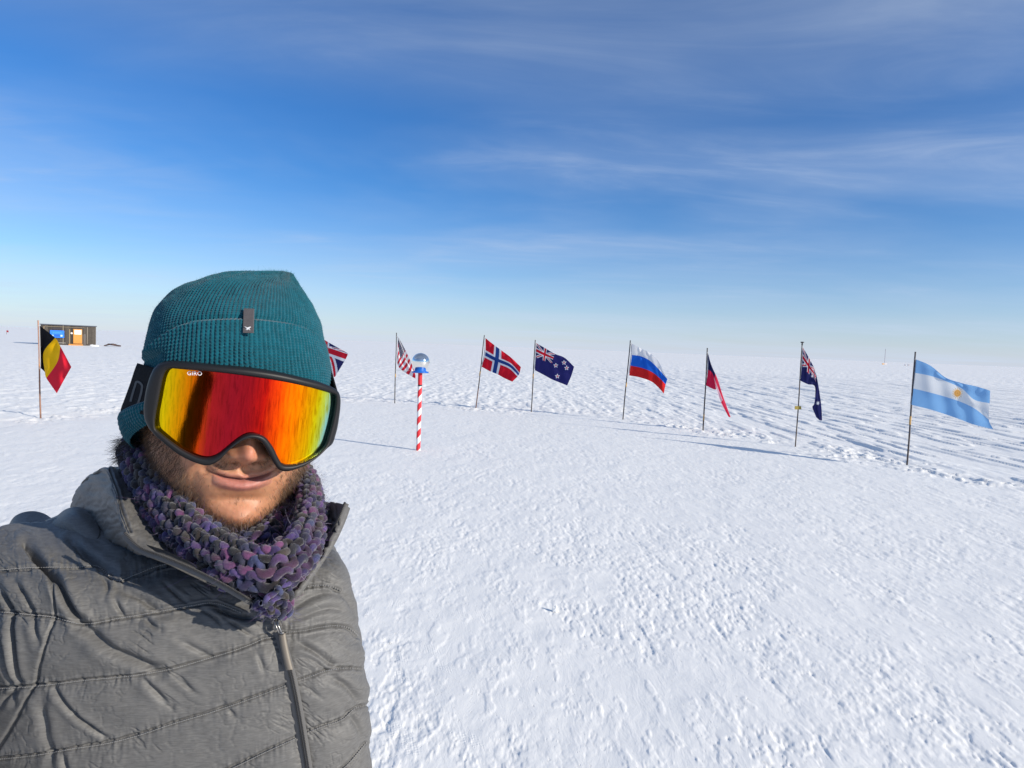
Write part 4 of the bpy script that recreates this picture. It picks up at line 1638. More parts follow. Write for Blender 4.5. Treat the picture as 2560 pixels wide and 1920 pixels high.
    for i, p in enumerate(phi):
        lift = 0.0
        tl = np.linspace(.112, .262, nt)
        b = beanie_base(tl, np.array([p]))[:, 0]
        cc = beanie_base(tl, np.array([0.0, np.pi])).mean(1)
        n = b - cc
        n /= np.linalg.norm(n, axis=1)[:, None]
        thick = .0075 - .0015 * np.abs(np.linspace(-1, 1, nt)) ** 4
        V.append(b + n * (thick - (.0025 if p < 0 else .0065 - .004 * min(1, max(0, p - 2))))[:, None])
    V = np.array(V)
    # bring the front ends up to the frame
    left = K(np.linspace(388, 364, nt)[::-1] * 1.0, np.linspace(920, 1038, nt)[::-1], .584)
    right = K(np.linspace(846, 838, nt)[::-1], np.linspace(985, 1085, nt)[::-1], .665)
    n0 = 9
    e = np.stack([left * (1 - k) + V[n0] * k for k in np.linspace(0, 1, 14)[:-1] ** 1.0])
    f_ = np.stack([V[-n0] * (1 - k) + right * k for k in np.linspace(0, 1, 14)[1:]])
    V = np.concatenate([e, V[n0:-n0 + 1], f_])
    inner = V + (V.mean((0, 1)) - V) * .02
    n = V.shape[0]
    ring = np.concatenate([V, inner[:, ::-1]], 1)
    sp = mesh_obj('strap', toW(ring.reshape(-1, 3)), grid_faces(n, nt * 2, True), MSTRAP, g)
    sb = bvh_of(V.reshape(-1, 3), grid_faces(n, nt))
    # pale printed letter on the strap, rounded and slanted
    path = resamp([(326, 1004), (331, 985), (337, 966), (342, 954), (348, 956), (354.5, 963), (354, 975), (350, 992), (345, 1008), (341, 1016)], 40)
    pw = 2.7
    tn = np.gradient(path, axis=0)
    tn /= np.linalg.norm(tn, axis=1)[:, None]
    nr = np.c_[-tn[:, 1], tn[:, 0]]
    o = []
    for sgn in (-1, 1):
        for (x, y) in path + nr * pw * sgn:
            o.append(K(x, y, (depth_at(sb, x, y, .64)) - .0009))
    o = np.array(o).reshape(2, 40, 3)
    mesh_obj('strap_print', toW(o.reshape(-1, 3)), grid_faces(2, 40), MGREYP, g)


goggles()


# ---- chunky knitted neck warmer
PAL = np.array([[.105, .060, .070], [.070, .058, .140], [.085, .060, .150], [.055, .072, .125], [.050, .050, .060], [.060, .052, .034], [.030, .036, .040], [.085, .070, .165], [.110, .062, .125], [.070, .045, .060], [.150, .062, .105]])


def yarn_roll(paths, radii, seedv, name, up0, span=(-1.9, 1.9), n_around=17, pitch=.0085, plum=0.0):
    """a flattened roll of knitting along a closed-ish centre line (camera frame), covered in plump stitches"""
    rng = np.random.default_rng(seedv)
    c = resamp(paths, 400)
    rad = np.interp(np.linspace(0, 1, 400), np.linspace(0, 1, len(radii)), radii)
    L = np.linalg.norm(np.diff(c, axis=0), axis=1).sum()
    T = np.gradient(c, axis=0)
    T /= np.linalg.norm(T, axis=1)[:, None]
    out = c - up0                                    # away from the neck axis
    out[:, 1] *= 0.35
    out -= T * np.sum(out * T, 1)[:, None]
    out /= np.linalg.norm(out, axis=1)[:, None]
    side = np.cross(T, out)
    side *= np.sign(side[:, 1].sum())
    mb = MB()
    V = []
    for i in range(0, 400, 4):
        a = np.linspace(0, 2 * np.pi, 20, endpoint=False)
        V.append(c[i] + rad[i] * .80 * (np.cos(a)[:, None] * out[i] * .62 + np.sin(a)[:, None] * side[i]))
    V = np.concatenate(V)
    mb.add(V, grid_faces(100, 20, True), (.010, .008, .016))
    # rows of looped yarn: each row is one continuous strand that curls into interlocking stitches
    fr, fn, ft = [], [], []
    per = 22
    for j in range(n_around):
        row = span[0] + (span[1] - span[0]) * j / (n_around - 1)
        nl = int(L / pitch)
        q = np.arange(nl * per) / per * 2 * np.pi
        wob = .35 * (fbm2(q * .23 + j * 7.7, q * 0 + seedv, 2, seedv + j) - .5)
        um = pitch / (2 * np.pi)
        x = (q + 1.0 * np.sin(2 * q) + wob * 3) * um
        y = (3.3 + 2 * wob) * np.cos(q + .15 * np.sin(q)) * um
        z = (1.7 * np.cos(2 * q) + 1.6 * wob) * um
        sidx = np.clip(x / L, 0, 1) * 399
        k0 = np.clip(sidx.astype(int), 0, 398)
        f = (sidx - k0)[:, None]
        cc = c[k0] * (1 - f) + c[k0 + 1] * f
        oo = out[k0] * (1 - f) + out[k0 + 1] * f
        sd = side[k0] * (1 - f) + side[k0 + 1] * f
        rr = np.interp(sidx, np.arange(400), rad) * .86
        al = row + y / (rr * .80)
        nrm = np.cos(al)[:, None] * oo * .75 + np.sin(al)[:, None] * sd
        nrm /= np.linalg.norm(nrm, axis=1)[:, None]
        P = cc + (rr * np.cos(al))[:, None] * oo * .62 + (rr * np.sin(al))[:, None] * sd + nrm * (z + .0004)[:, None]
        tg = np.gradient(P, axis=0)
        tg /= np.linalg.norm(tg, axis=1)[:, None] + 1e-12
        bi = np.cross(nrm, tg)
        bi /= np.linalg.norm(bi, axis=1)[:, None] + 1e-12
        nn = np.cross(tg, bi)
        nt = 10
        a = np.linspace(0, 2 * np.pi, nt, endpoint=False)
        slub = (.0026 * pitch / .0105) * (.66 + .72 * fbm2(q * .55 + j * 3.1, q * 0 + 2.0, 3, seedv + 40))
        tw = 1 + .13 * np.sin(2 * a[None] + q[:, None] * 3.0)
        V = P[:, None] + slub[:, None, None] * tw[..., None] * (np.cos(a)[None, :, None] * nn[:, None] + np.sin(a)[None, :, None] * bi[:, None])
        cq = np.clip(fbm2(q / 6.283 * .33 + j * 1.9, al * .8 + seedv, 3, seedv) * 1.7 - .35, 0, .999) * (len(PAL) - 1)
        ki = cq.astype(int)
        fr_ = (cq - ki)[:, None]
        col = PAL[ki] * (1 - fr_) + PAL[ki + 1] * fr_
        col = col * (.05 + 1.45 * fbm2(q * .7 + 5 * j, q * 0, 2, 17 + j))[:, None] * np.array([.80, .74, .94])
        hot = ss(.68, .74, fbm2(q * .16 + 9 * j, q * 0 + .5, 2, 23 + j))[:, None]
        col = col * (1 - hot) + np.array([.135, .05, .12]) * hot
        colv = col[:, None] * (.82 + .36 * (.5 + .5 * np.sin(2 * a[None] + q[:, None] * 3.0)))[..., None]
        mb.v.append(V.reshape(-1, 3))
        mb.f += (grid_faces(len(q), nt, True) + mb.n).tolist()
        mb.c.append(colv.reshape(-1, 3))
        mb.n += len(q) * nt
        fr.append(P[::5])
        fn.append(nrm[::5])
        ft.append(col[::5])
    return mb, np.concatenate(fr), np.concatenate(fn), np.concatenate(ft)


def neck_warmer():
    neck = K(600, 1330, .70)
    o = [(690, 1175, .80), (560, 1150, .83), (420, 1120, .80), (338, 1122, .72), (362, 1195, .665), (418, 1275, .625), (470, 1332, .597), (535, 1382, .576), (610, 1418, .560), (684, 1424, .558), (740, 1386, .577), (772, 1316, .618), (776, 1246, .675), (758, 1200, .74), (720, 1180, .78), (690, 1175, .80)]
    r = [.022, .022, .020, .016, .0165,   .0185, .0195, .0190, .0185, .0182, .0175, .0150, .0115, .013, .02, .022]
    P = K(*np.array(o).T)
    m1, p1, n1, t1 = yarn_roll(P, r, 3, 'neck_warmer', neck, n_around=7, pitch=.0138)
    i_ = [(690, 1230, .78), (560, 1200, .80), (450, 1160, .76), (425, 1200, .70), (455, 1275, .655), (506, 1340, .622), (578, 1381, .606), (640, 1371, .610), (690, 1330, .640), (722, 1272, .690), (735, 1222, .735), (720, 1225, .74), (690, 1230, .78)]
    r2 = [.02, .02, .018, .016, .016, .016, .0155, .0150, .0145, .0130, .013, .016, .02]
    Pi = K(*np.array(i_).T)
    m2, p2, n2, t2 = yarn_roll(Pi, r2, 8, 'neck_warmer', neck, n_around=6, pitch=.0118)
    # short loose tail hanging into the zip
    tail = K(*np.array([(668, 1478, .548), (688, 1500, .552), (697, 1520, .556), (690, 1536, .558)]).T)
    m3, p3, n3, t3 = yarn_roll(tail, [.016, .013, .010, .008], 5, 'neck_warmer', neck, n_around=5, pitch=.009)
    mb = MB()
    for m in (m1, m2, m3):
        off = mb.n
        mb.v += [toW(q) for q in m.v]
        mb.f += [[i + off for i in f] for f in m.f]
        mb.c += m.c
        mb.n += m.n
    ob = mb.build('neck_warmer', MYARN, person)
    rng = np.random.default_rng(4)
    P, N, T = np.r_[p1, p2, p3], np.r_[n1, n2, n3], np.r_[t1, t2, t3]
    k = rng.integers(0, len(P), 17000)
    n = len(k)
    d = N[k] * rng.uniform(.2, 1, (n, 1)) + rng.normal(0, .7, (n, 3))
    d /= np.linalg.norm(d, axis=1)[:, None]
    cols = np.where(rng.random((n, 1)) < .25, np.array([.17, .15, .21]), T[k] * 1.4) * rng.uniform(.6, 1.6, (n, 1))
    f = strands('wool_fuzz', P[k] + N[k] * .003 + rng.normal(0, .0026, (n, 3)), N[k], d, rng.uniform(.0015, .006, n) * np.where(rng.random(n) < .12, 2.4, 1), rng.uniform(.00012, .00024, n), cols, MHAIR, ob, .9, 6)
    f['kind'] = 'stuff'


neck_warmer()

# ---- quilted jacket
ZL = np.array([(310, 1335), (345, 1371), (400, 1393), (470, 1422), (540, 1456), (620, 1502), (664, 1530), (683, 1545)], float)
ZR = np.array([(866, 1258), (846, 1305), (800, 1390), (747, 1464), (705, 1516), (683, 1545)], float)
ZIP = np.array([(683, 1545), (700, 1590), (716, 1650), (728, 1700), (740, 1760), (752, 1830), (767, 1925), (790, 2080)], float)
SEAMS = [
    [(-200, 1440), (0, 1425), (60, 1420), (130, 1418), (190, 1418), (245, 1416), (290, 1452), (340, 1436), (392, 1416), (440, 1405)],
    [(-100, 1520), (60, 1535), (135, 1543), (200, 1559), (300, 1545), (400, 1528), (480, 1514), (534, 1507), (600, 1530)],
    [(-100, 1725), (84, 1716), (200, 1702), (353, 1686), (430, 1672), (500, 1652), (640, 1605), (657, 1597), (692, 1592)],
    [(-100, 1905), (88, 1888), (180, 1872), (279, 1856), (360, 1834), (418, 1814), (530, 1780), (640, 1742), (717, 1713)],
    [(300, 2040), (480, 1965), (588, 1917), (660, 1882), (742, 1845)],
    [(758, 1467), (790, 1463), (822, 1464), (850, 1475)],
    [(712, 1581), (760, 1576), (800, 1568), (840, 1564), (872, 1570), (898, 1592)],
    [(744, 1702), (780, 1690), (810, 1678), (840, 1673), (870, 1670), (905, 1672)],
    [(771, 1830), (810, 1815), (857, 1798), (890, 1770), (918, 1762)],
    [(800, 1960), (860, 1920), (915, 1858)],
]
ARMHOLE = [(62, 1366), (100, 1400), (139, 1500), (125, 1580), (95, 1680), (60, 1767), (30, 1822), (-10, 1880)]
# folds: polyline, width px, depth mm
FOLDS = [
    ([(62, 1366), (100, 1405), (139, 1447), (170, 1505), (202, 1560)], 12, 11),
    ([(202, 1560), (240, 1592), (290, 1628), (345, 1652), (395, 1678)], 17, 8),
    ([(180, 1360), (215, 1388), (250, 1412), (282, 1432)], 11, 9),
    ([(128, 1712), (160, 1750), (195, 1790), (235, 1822), (269, 1851)], 8, 5),
    ([(107, 1750), (118, 1820), (130, 1916)], 13, 5),
    ([(150, 1880), (165, 1910), (172, 1940)], 9, 5),
    ([(0, 1466), (18, 1505), (30, 1560), (40, 1640), (46, 1720)], 9, 8),
    ([(35, 1450), (62, 1490), (80, 1540), (100, 1610)], 9, 5),
    ([(-10, 1560), (10, 1620), (20, 1690), (40, 1760)], 8, 5),
    ([(0, 1770), (20, 1740), (42, 1728)], 7, 4),
    ([(300, 1478), (345, 1490), (390, 1520), (410, 1532)], 13, 5),
    ([(285, 1490), (302, 1530), (315, 1552)], 8, 4),
    ([(410, 1458), (440, 1485), (470, 1508)], 6, 3),
    ([(355, 1540), (385, 1565), (405, 1575)], 7, 4),
    ([(440, 1690), (470, 1715), (495, 1735)], 8, 3),
    ([(350, 1690), (390, 1728), (425, 1765)], 10, 4),
    ([(533, 1507), (560, 1528), (600, 1541), (650, 1548)], 9, 7),
    ([(500, 1520), (545, 1552), (560, 1572)], 6, 3),
    ([(560, 1545), (600, 1570), (640, 1592)], 6, 3),
    ([(450, 1600), (520, 1640), (540, 1652)], 9, 3),
    ([(716, 1535), (750, 1510), (800, 1485), (840, 1478)], 12, 4),
    ([(705, 1560), (760, 1540), (830, 1520), (870, 1530)], 12, 3.5),
    ([(735, 1600), (790, 1632), (840, 1665), (860, 1672)], 11, 5),
    ([(740, 1640), (780, 1650), (830, 1690)], 9, 3),
    ([(820, 1690), (860, 1712), (890, 1745), (905, 1765)], 12, 5),
    ([(845, 1470), (868, 1500), (885, 1540)], 9, 4),
    ([(770, 1425), (800, 1440), (850, 1470)], 8, 3),
    ([(640, 1625), (655, 1660), (665, 1690)], 8, 2.5),
    ([(760, 1715), (790, 1735), (805, 1745)], 7, 2.5),
    ([(868, 1780), (885, 1800), (905, 1850)], 10, 4),
    ([(560, 1760), (585, 1790), (600, 1800)], 8, 2.5),
    ([(250, 1430), (270, 1470), (262, 1500)], 7, 3),
]


def torso_base(v, phi):
    T = [0, .05, .11, .18, .26, .36, .48, .60, .72, .84, 1.0]
    Lp = [(300, 1262), (195, 1284), (110, 1309), (20, 1316), (-40, 1345), (-80, 1440), (-100, 1580), (-100, 1740), (-90, 1930), (-80, 2160), (-60, 2700)]
    Rp = [(775, 1300), (803, 1342), (826, 1390), (845, 1440), (856, 1500), (868, 1592), (877, 1690), (886, 1800), (888, 1915), (890, 2100), (900, 2600)]
    Fp = [(610, 1390), (590, 1420), (560, 1460), (520, 1500), (500, 1540), (500, 1620), (500, 1720), (500, 1820), (500, 1950), (500, 2150), (500, 2700)]
    dF = [.640, .618, .602, .590, .580, .570, .566, .566, .568, .574, .585]
    dL = [.735, .720, .70, .675, .655, .64, .63, .63, .635, .64, .66]
    dR = [.745, .73, .72, .71, .705, .70, .70, .70, .70, .70, .70]
    Lc = cint(v, T, K(np.array(Lp)[:, 0], np.array(Lp)[:, 1], dL))
    Rc = cint(v, T, K(np.array(Rp)[:, 0], np.array(Rp)[:, 1], dR))
    Fc = cint(v, T, K(np.array(Fp)[:, 0], np.array(Fp)[:, 1], dF))
    C = (Lc + Rc) / 2
    A = (Rc - Lc) / 2
    Fv = Fc - C
    Bv = np.stack([0 * Fv[:, 0], 0 * Fv[:, 1] - .02, -np.full(len(v), .13)], 1) + A * 0
    e = .78
    s = np.sign(np.sin(phi)) * np.abs(np.sin(phi)) ** e
    c = np.sign(np.cos(phi)) * np.abs(np.cos(phi)) ** e
    c, s = c[None, :, None], s[None, :, None]
    return C[:, None] + A[:, None] * s + np.where(c > 0, c * Fv[:, None], -c * Bv[:, None])


def jacket_relief(px, py):
    """height of the quilted, creased shell in metres, from where each point sits on the chest"""
    ds = np.full(px.shape, 1e9)
    for s in SEAMS:
        ds = np.minimum(ds, pldist(px, py, resamp(s, 24)))
    da = pldist(px, py, resamp(ARMHOLE, 30))
    dz = pldist(px, py, ZIP)
    dzl = np.minimum(pldist(px, py, ZL), pldist(px, py, ZR))
    h = .0052 * (1 - np.exp(-(ds / 26) ** 1.4)) * (1 - np.exp(-np.minimum(dz, dzl) / 30))
    h += -.0007 * gauss(ds, 3.5) - .004 * gauss(da, 4) - .0015 * (1 - np.exp(-da / 10)) * 0
    h += .0012 * gauss(ds - 8, 4)
    # puckers beside the stitching
    pk = fbm2(px / 7.5 + 3, py / 34, 2, 91) - .5
    h += .0026 * pk * np.exp(-ds / 16)
    pz = fbm2(px / 40, py / 8.0, 2, 93) - .5
    h += .0022 * pz * np.exp(-np.minimum(dz, dzl) / 22)
    # drag lines running down and to the right, and crumpled shell
    a = .62
    u = px * math.cos(a) + py * math.sin(a)
    w = -px * math.sin(a) + py * math.cos(a)
    dr = fbm2(u / 95, w / 20, 3, 95)
    msk = ss(.42, .62, fbm2(px / 130, py / 130, 2, 97))
    h += -.0011 * gauss((dr - .5) / .07, 1) * msk * ss(.5, .6, fbm2(px / 90, py / 70, 2, 107))
    h += .0030 * (fbm2(px / 85, py / 60, 2, 99) - .5)
    h += .0003 * (fbm2(px / 15 + .4 * py / 15, py / 11, 3, 101) - .5)
    cr = fbm2(px / 30 + 9, py / 30, 3, 103)
    h += -.0005 * gauss((cr - .5) / .05, 1) * ss(.45, .6, fbm2(px / 70, py / 90, 2, 105))
    for f, wd, dp in FOLDS:
        q = resamp(f, 24)
        d = pldist(px, py, q)
        # signed side: the lower left lip stands up, the upper right side slopes in
        e = np.hypot(px - q[0, 0], py - q[0, 1])
        e2 = np.hypot(px - q[-1, 0], py - q[-1, 1])
        tip = np.clip(np.minimum(e, e2) / 30, .25, 1)
        h += (-dp * .74 * gauss(d, .72 * wd) + .20 * dp * gauss(d - 1.7 * wd, 1.2 * wd)) * .001 * tip
    return h


def jacket():
    nu, nv = 900, 470
    phi = np.concatenate([np.linspace(-1.62, 1.62, 760), np.linspace(1.62, 2 * np.pi - 1.62, 142)[1:-1]])
    nu = len(phi)
    v = np.concatenate([np.linspace(0, .74, 430), np.linspace(.74, 1, 42)[1:]])
    nv = len(v)
    P = torso_base(v, phi)
    N = outward(P, vnormals(P, True))
    px, py = proj(P)
    front = (np.cos(phi) > -.25)[None] * np.ones((nv, 1), bool)
    h = np.zeros(px.shape)
    h[front] = jacket_relief(px[front], py[front])
    # keep the silhouette lively: the quilting shows on the right edge too
    V = P + N * (h - .003)[..., None]
    F = grid_faces(nv, nu, True)
    bv0 = bvh_of(V[::2, ::2].reshape(-1, 3), grid_faces((nv + 1) // 2, nu // 2, True))
    # open the front above the zip
    hole = np.r_[ZL, ZR[::-1][1:], [(866, 900), (310, 900)]]
    cx, cy = px.reshape(-1)[F].mean(1), py.reshape(-1)[F].mean(1)
    ff = front.reshape(-1)[F].all(1)
    keep = ~(ff & inpoly(cx, cy, hole))
    ok = mesh_obj('jacket', toW(V.reshape(-1, 3)), F[keep], MNYLON, person)
    # dark lining behind the opening
    LV = P - N * .016
    kp = ff & inpoly(cx, cy, np.array([(250, 1150), (900, 1150), (900, 1500), (690, 1640), (560, 1560), (250, 1420)]))
    mesh_obj('lining', toW(LV.reshape(-1, 3)), F[kp], MLINE, ok)
    return ok, bv0


JACKET, JBVH = jacket()


def jdepth(x, y, default=.6):
    d = depth_at(JBVH, x, y)
    return default if d is None else d


def ribbon(name, path, halfw, matl, parent, lift, n=80, thick=.0012, depth=None, dfn=None):
    """a narrow strip lying on the jacket along a pixel polyline"""
    c = resamp(path, n)
    t = np.gradient(c, axis=0)
    t /= np.linalg.norm(t, axis=1)[:, None]
    nr = np.c_[-t[:, 1], t[:, 0]]
    dd = np.array([dfn(x, y) if dfn else jdepth(x, y) for x, y in c])
    k = np.ones(7) / 7
    dd = np.convolve(np.pad(dd, 3, 'edge'), k, 'valid')
    hw = np.interp(np.linspace(0, 1, n), np.linspace(0, 1, len(halfw)), halfw)
    rows = []
    for s, z in ((-1, 0), (-.9, 1), (.9, 1), (1, 0)):
        q = c + nr * (hw * s)[:, None]
        rows.append(K(q[:, 0], q[:, 1], dd - lift + (1 - z) * thick))
    R = np.stack(rows, 1)
    return mesh_obj(name, toW(R.reshape(-1, 3)), grid_faces(n, 4), matl, parent), c, dd


def zl_depth(x, y):
    return float(np.interp(x, [305, 345, 400, 470, 540, 620, 683], [.582, .572, .564, .557, .553, .552, jdepth(683, 1548) - .004])) - .003


def zr_depth(x, y):
    k = np.clip((y - 1258) / (1545 - 1258), 0, 1)
    return (.640 * (1 - k) + jdepth(683, 1548) * k) - .004


def teeth(name, path, dfn, parent, step=4.2, size=(4.4, 2.2), lift=.004):
    L = np.linalg.norm(np.diff(np.asarray(path), axis=0), axis=1).sum()
    n = int(L / step)
    c = resamp(path, n)
    t = np.gradient(c, axis=0)
    t /= np.linalg.norm(t, axis=1)[:, None]
    mb = MB()
    for (x, y), tt in zip(c, t):
        d = dfn(x, y)
        k = d / F_PX
        p = toW(K(x, y, d - lift))
        ax = tt[0] * RIGHT - tt[1] * UP
        nr = -tt[1] * RIGHT - tt[0] * UP
        mb.box(p, (step * .55 * k, size[0] * k, .0022), np.array([ax, nr, np.cross(ax, nr)]), None, .0002)
    return mb.build(name, MTEETH, parent, smooth=False)


def zips():
    z, c, dd = ribbon('zip_tape', ZL, [9, 9, 8, 8, 8, 7], MZIP, JACKET, .0035, 120, dfn=zl_depth)
    teeth('zip_teeth', ZL + np.array([1.5, -3.5]), zl_depth, z, lift=.0050)
    z, c, dd = ribbon('zip_tape', ZR, [7, 8, 8, 8, 7, 6], MZIP, JACKET, .0030, 100, dfn=zr_depth)
    teeth('zip_teeth', ZR + np.array([-3.5, -1.5]), zr_depth, z, lift=.0045)
    low = resamp(ZIP, 60)[4:]
    z, c, dd = ribbon('zip_tape', low, [12, 15, 15, 15, 14], MZIP, JACKET, .0030, 120)
    dl = lambda x, y: float(np.interp(y, c[:, 1], dd))
    teeth('zip_teeth', low + np.array([-1.5, 0]), dl, z, 4.0, (2.6, 2), .0042)
    teeth('zip_teeth', low + np.array([5.5, 0]), dl, z, 4.0, (2.6, 2), .0042)
    # slider and pull
    d = jdepth(690, 1560) - .006
    k = d / F_PX
    mb = MB()
    ax = np.array([RIGHT * .94 - UP * .34, RIGHT * .34 + UP * .94, -FWD])
    c0 = toW(K(691, 1560, d - .001))
    mb.box(c0, (13 * k, 30 * k, .005), ax, None, .0012)
    mb.box(toW(K(684.5, 1551, d - .0035)), (6 * k, 16 * k, .004), ax, None, .001)
    mb.box(toW(K(697, 1553, d - .0035)), (6 * k, 16 * k, .004), ax, None, .001)
    s = mb.build('zip_slider', MMETAL, JACKET, smooth=False)
    mb = MB()
    path = np.array([(690, 1552, -.006), (693, 1565, -.0085), (699, 1577, -.008), (704, 1586, -.006)])
    for off in (-3.2, 3.2):
        mb2 = np.array([K(x + off, y, d + z) for x, y, z in path])
        mb.tube(toW(resamp(mb2, 12)), .0009, 8)
    mb.tube(toW(np.array([K(698, 1583, d - .0075), K(705, 1583, d - .0075), K(709, 1581, d - .0075)])), .0010, 8)
    mb.build('pull_ring', MMETAL, s)
    mb = MB()
    c1 = resamp([(705, 1584), (708, 1605), (713, 1630), (718, 1652), (724, 1675)], 24)
    rows = []
    dt = np.array([min(jdepth(x, y) for x in (x0 - 5, x0 + 5)) for x0, y in c1])
    dt = np.linspace(dt[0], dt[-1], 24) - .007
    for (x, y), q in zip(c1, dt):
        hw = 8.8
        rows.append(np.array([K(x - hw, y + 1.5, q), K(x - hw * .8, y + 1, q - .0018), K(x + hw * .1, y, q - .0024), K(x + hw * .8, y - 1, q - .0018), K(x + hw, y - 1.5, q), K(x + hw * .8, y - 1, q + .0016), K(x - hw * .8, y + 1, q + .0016)]))
    V = np.concatenate(rows)
    F = grid_faces(24, 7, True).tolist() + [[6, 5, 4, 3, 2, 1, 0], [23 * 7 + i for i in range(7)]]
    mesh_obj('pull_tab', toW(V), F, MTAB, s)


zips()


def stitching():
    """light thread dashes along the quilting and the armhole"""
    rng = np.random.default_rng(2)
    for s in SEAMS:
        q = resamp(s, 300)
        L = np.linalg.norm(np.diff(q, axis=0), axis=1).sum()
        c = resamp(s, max(int(L / 5.6), 4))
        t = np.gradient(c, axis=0)
        t /= np.linalg.norm(t, axis=1)[:, None]
        mb = MB()
        hole = np.r_[ZL, ZR[::-1][1:], [(866, 900), (310, 900)]]
        for (x, y), tt in zip(c, t):
            if x < -30 or y > 1990 or inpoly(np.array([x]), np.array([y]), hole)[0] or pldist(np.array([x]), np.array([y]), ZIP)[0] < 15:
                continue
            d = depth_at(JBVH, x, y)
            if d is None:
                continue
            k = d / F_PX
            ax = tt[0] * RIGHT - tt[1] * UP
            nr = -tt[1] * RIGHT - tt[0] * UP
            mb.box(toW(K(x, y, d - .0013)), (3.4 * k, 1.6 * k, .0013), np.array([ax, nr, np.cross(ax, nr)]))
        if mb.n:
            mb.build('stitching', MTHREAD, JACKET, smooth=False)


stitching()


def sheet(name, rows, nu, nv, matl, parent, relief=None, thick=.006, sgn=1):
    """a padded cloth panel through rows of (px, py, depth) control points"""
    R = [K(*np.array(r, float).T) for r in rows]
    u = np.linspace(0, 1, nu)
    A = np.stack([cint(u, np.linspace(0, 1, len(r)), r) for r in R])
    v = np.linspace(0, 1, nv)
    P = cint(v, np.linspace(0, 1, len(R)), A)
    N = vnormals(P) * sgn
    px, py = proj(P)
    h = .0024 * (fbm2(px / 34, py / 30, 2, 111) - .5) + .0005 * (fbm2(px / 9, py / 9, 2, 113) - .5)
    if relief is not None:
        h = h + relief(px, py)
    Fr = P + N * h[..., None]
    Bk = P - N * thick
    n1 = nu * nv
    f = grid_faces(nv, nu)
    F = f.tolist() + (f[:, ::-1] + n1).tolist()
    per = list(range(nu)) + [r * nu + nu - 1 for r in range(1, nv)] + [(nv - 1) * nu + k for k in range(nu - 2, -1, -1)] + [r * nu for r in range(nv - 2, 0, -1)]
    for a, b in zip(per, per[1:] + per[:1]):
        F.append([a, a + n1, b + n1, b])
    return mesh_obj(name, toW(np.r_[Fr.reshape(-1, 3), Bk.reshape(-1, 3)]), F, matl, parent)


def collar():
    # left side: the stand-up collar folds open; inner face lit, outer face turned to the shade
    T = [(206, 1203, .760), (232, 1182, .735), (264, 1170, .690), (284, 1232, .632), (297, 1290, .602), (311, 1337, .584), (345, 1368, .576), (405, 1391, .567), (475, 1423, .560), (545, 1457, .556)]
    O = [(170, 1283, .775), (180, 1285, .755), (205, 1290, .728), (235, 1315, .690), (268, 1348, .655), (318, 1372, .625), (350, 1388, .603), (405, 1402, .587), (472, 1432, .577), (540, 1466, .567)]
    mid = [((a[0] * .55 + b[0] * .45) - 6, a[1] * .55 + b[1] * .45, a[2] * .55 + b[2] * .45 - .004) for a, b in zip(T, O)]
    I = [(300, 1165, .790), (310, 1165, .765), (335, 1185, .710), (360, 1250, .660), (398, 1325, .624), (440, 1375, .600), (470, 1398, .590), (500, 1418, .584), (534, 1442, .580), (570, 1470, .576)]
    mi = [(a[0] * .5 + b[0] * .5, a[1] * .5 + b[1] * .5 - 2, a[2] * .5 + b[2] * .5 - .006) for a, b in zip(T, I)]
    near = [(a[0] * .86 + b[0] * .14 + 1, a[1] * .86 + b[1] * .14, a[2] - .003) for a, b in zip(T, I)]
    near2 = [(a[0] * .9 + b[0] * .1 - 2, a[1] * .9 + b[1] * .1, a[2] + .002) for a, b in zip(T, O)]
    crease = [(T[2][0] + 12, T[2][1] + 8), (T[3][0] + 13, T[3][1]), (T[4][0] + 12, T[4][1] - 4), (T[5][0] + 16, T[5][1] - 8)]
    crease2 = [(x - 7, y + 1) for x, y in crease]

    def rel(px, py):
        d = pldist(px, py, np.array(crease))
        d2 = pldist(px, py, np.array(crease2))
        return -.0022 * gauss(d, 2.2) - .0018 * gauss(d2, 2.0) + .0014 * gauss(d - 6, 4) - .0010 * gauss((fbm2(px / 22 + py / 40, py / 14, 2, 121) - .5) / .10, 1)
    sheet('collar', [O, mid, near2, T, near, mi, I], 160, 120, MNYLON, JACKET, rel, .005, 1)
    # seam bead along the collar edge
    # right side: the lapel with its pointed top corner
    Z = [(864, 1262, .640), (852, 1294, .628), (828, 1345, .612), (796, 1396, .598), (750, 1461, .580), (706, 1516, .568), (686, 1540, .562)]
    In = [(786, 1252, .690), (784, 1290, .675), (776, 1340, .655), (756, 1400, .630), (720, 1460, .602), (690, 1512, .580), (680, 1538, .568)]
    m_ = [(a[0] * .5 + b[0] * .5, a[1] * .5 + b[1] * .5 - 3, a[2] * .5 + b[2] * .5 + .006) for a, b in zip(Z, In)]
    sheet('collar', [In, m_, Z], 90, 40, MNYLON, JACKET, lambda px, py: -.003 * gauss((fbm2(px / 16, py / 30, 2, 131) - .5) / .07, 1), .006, 1)
    # loose cloth bunched on the shoulder behind the collar
    S = [[(120, 1312, .735), (150, 1300, .73), (175, 1283, .73), (205, 1282, .725), (240, 1300, .70)], [(135, 1318, .700), (158, 1312, .69), (185, 1302, .682), (215, 1320, .672), (245, 1350, .66)], [(150, 1330, .690), (180, 1340, .675), (205, 1352, .665), (222, 1372, .655), (240, 1385, .645)]]
    sheet('shoulder_fold', S, 60, 40, MNYLON, JACKET, lambda px, py: -.006 * gauss(pldist(px, py, np.array([(165, 1310), (190, 1330), (205, 1350), (212, 1368)])), 9), .006, 1)
    S = [[(40, 1318, .80), (52, 1300, .80), (75, 1293, .80), (98, 1297, .80), (120, 1312, .80)], [(35, 1335, .78), (50, 1325, .775), (75, 1322, .77), (100, 1324, .775), (125, 1330, .78)]]
    sheet('hood_edge', S, 40, 20, MNYLON, JACKET, None, .008, 1)


collar()


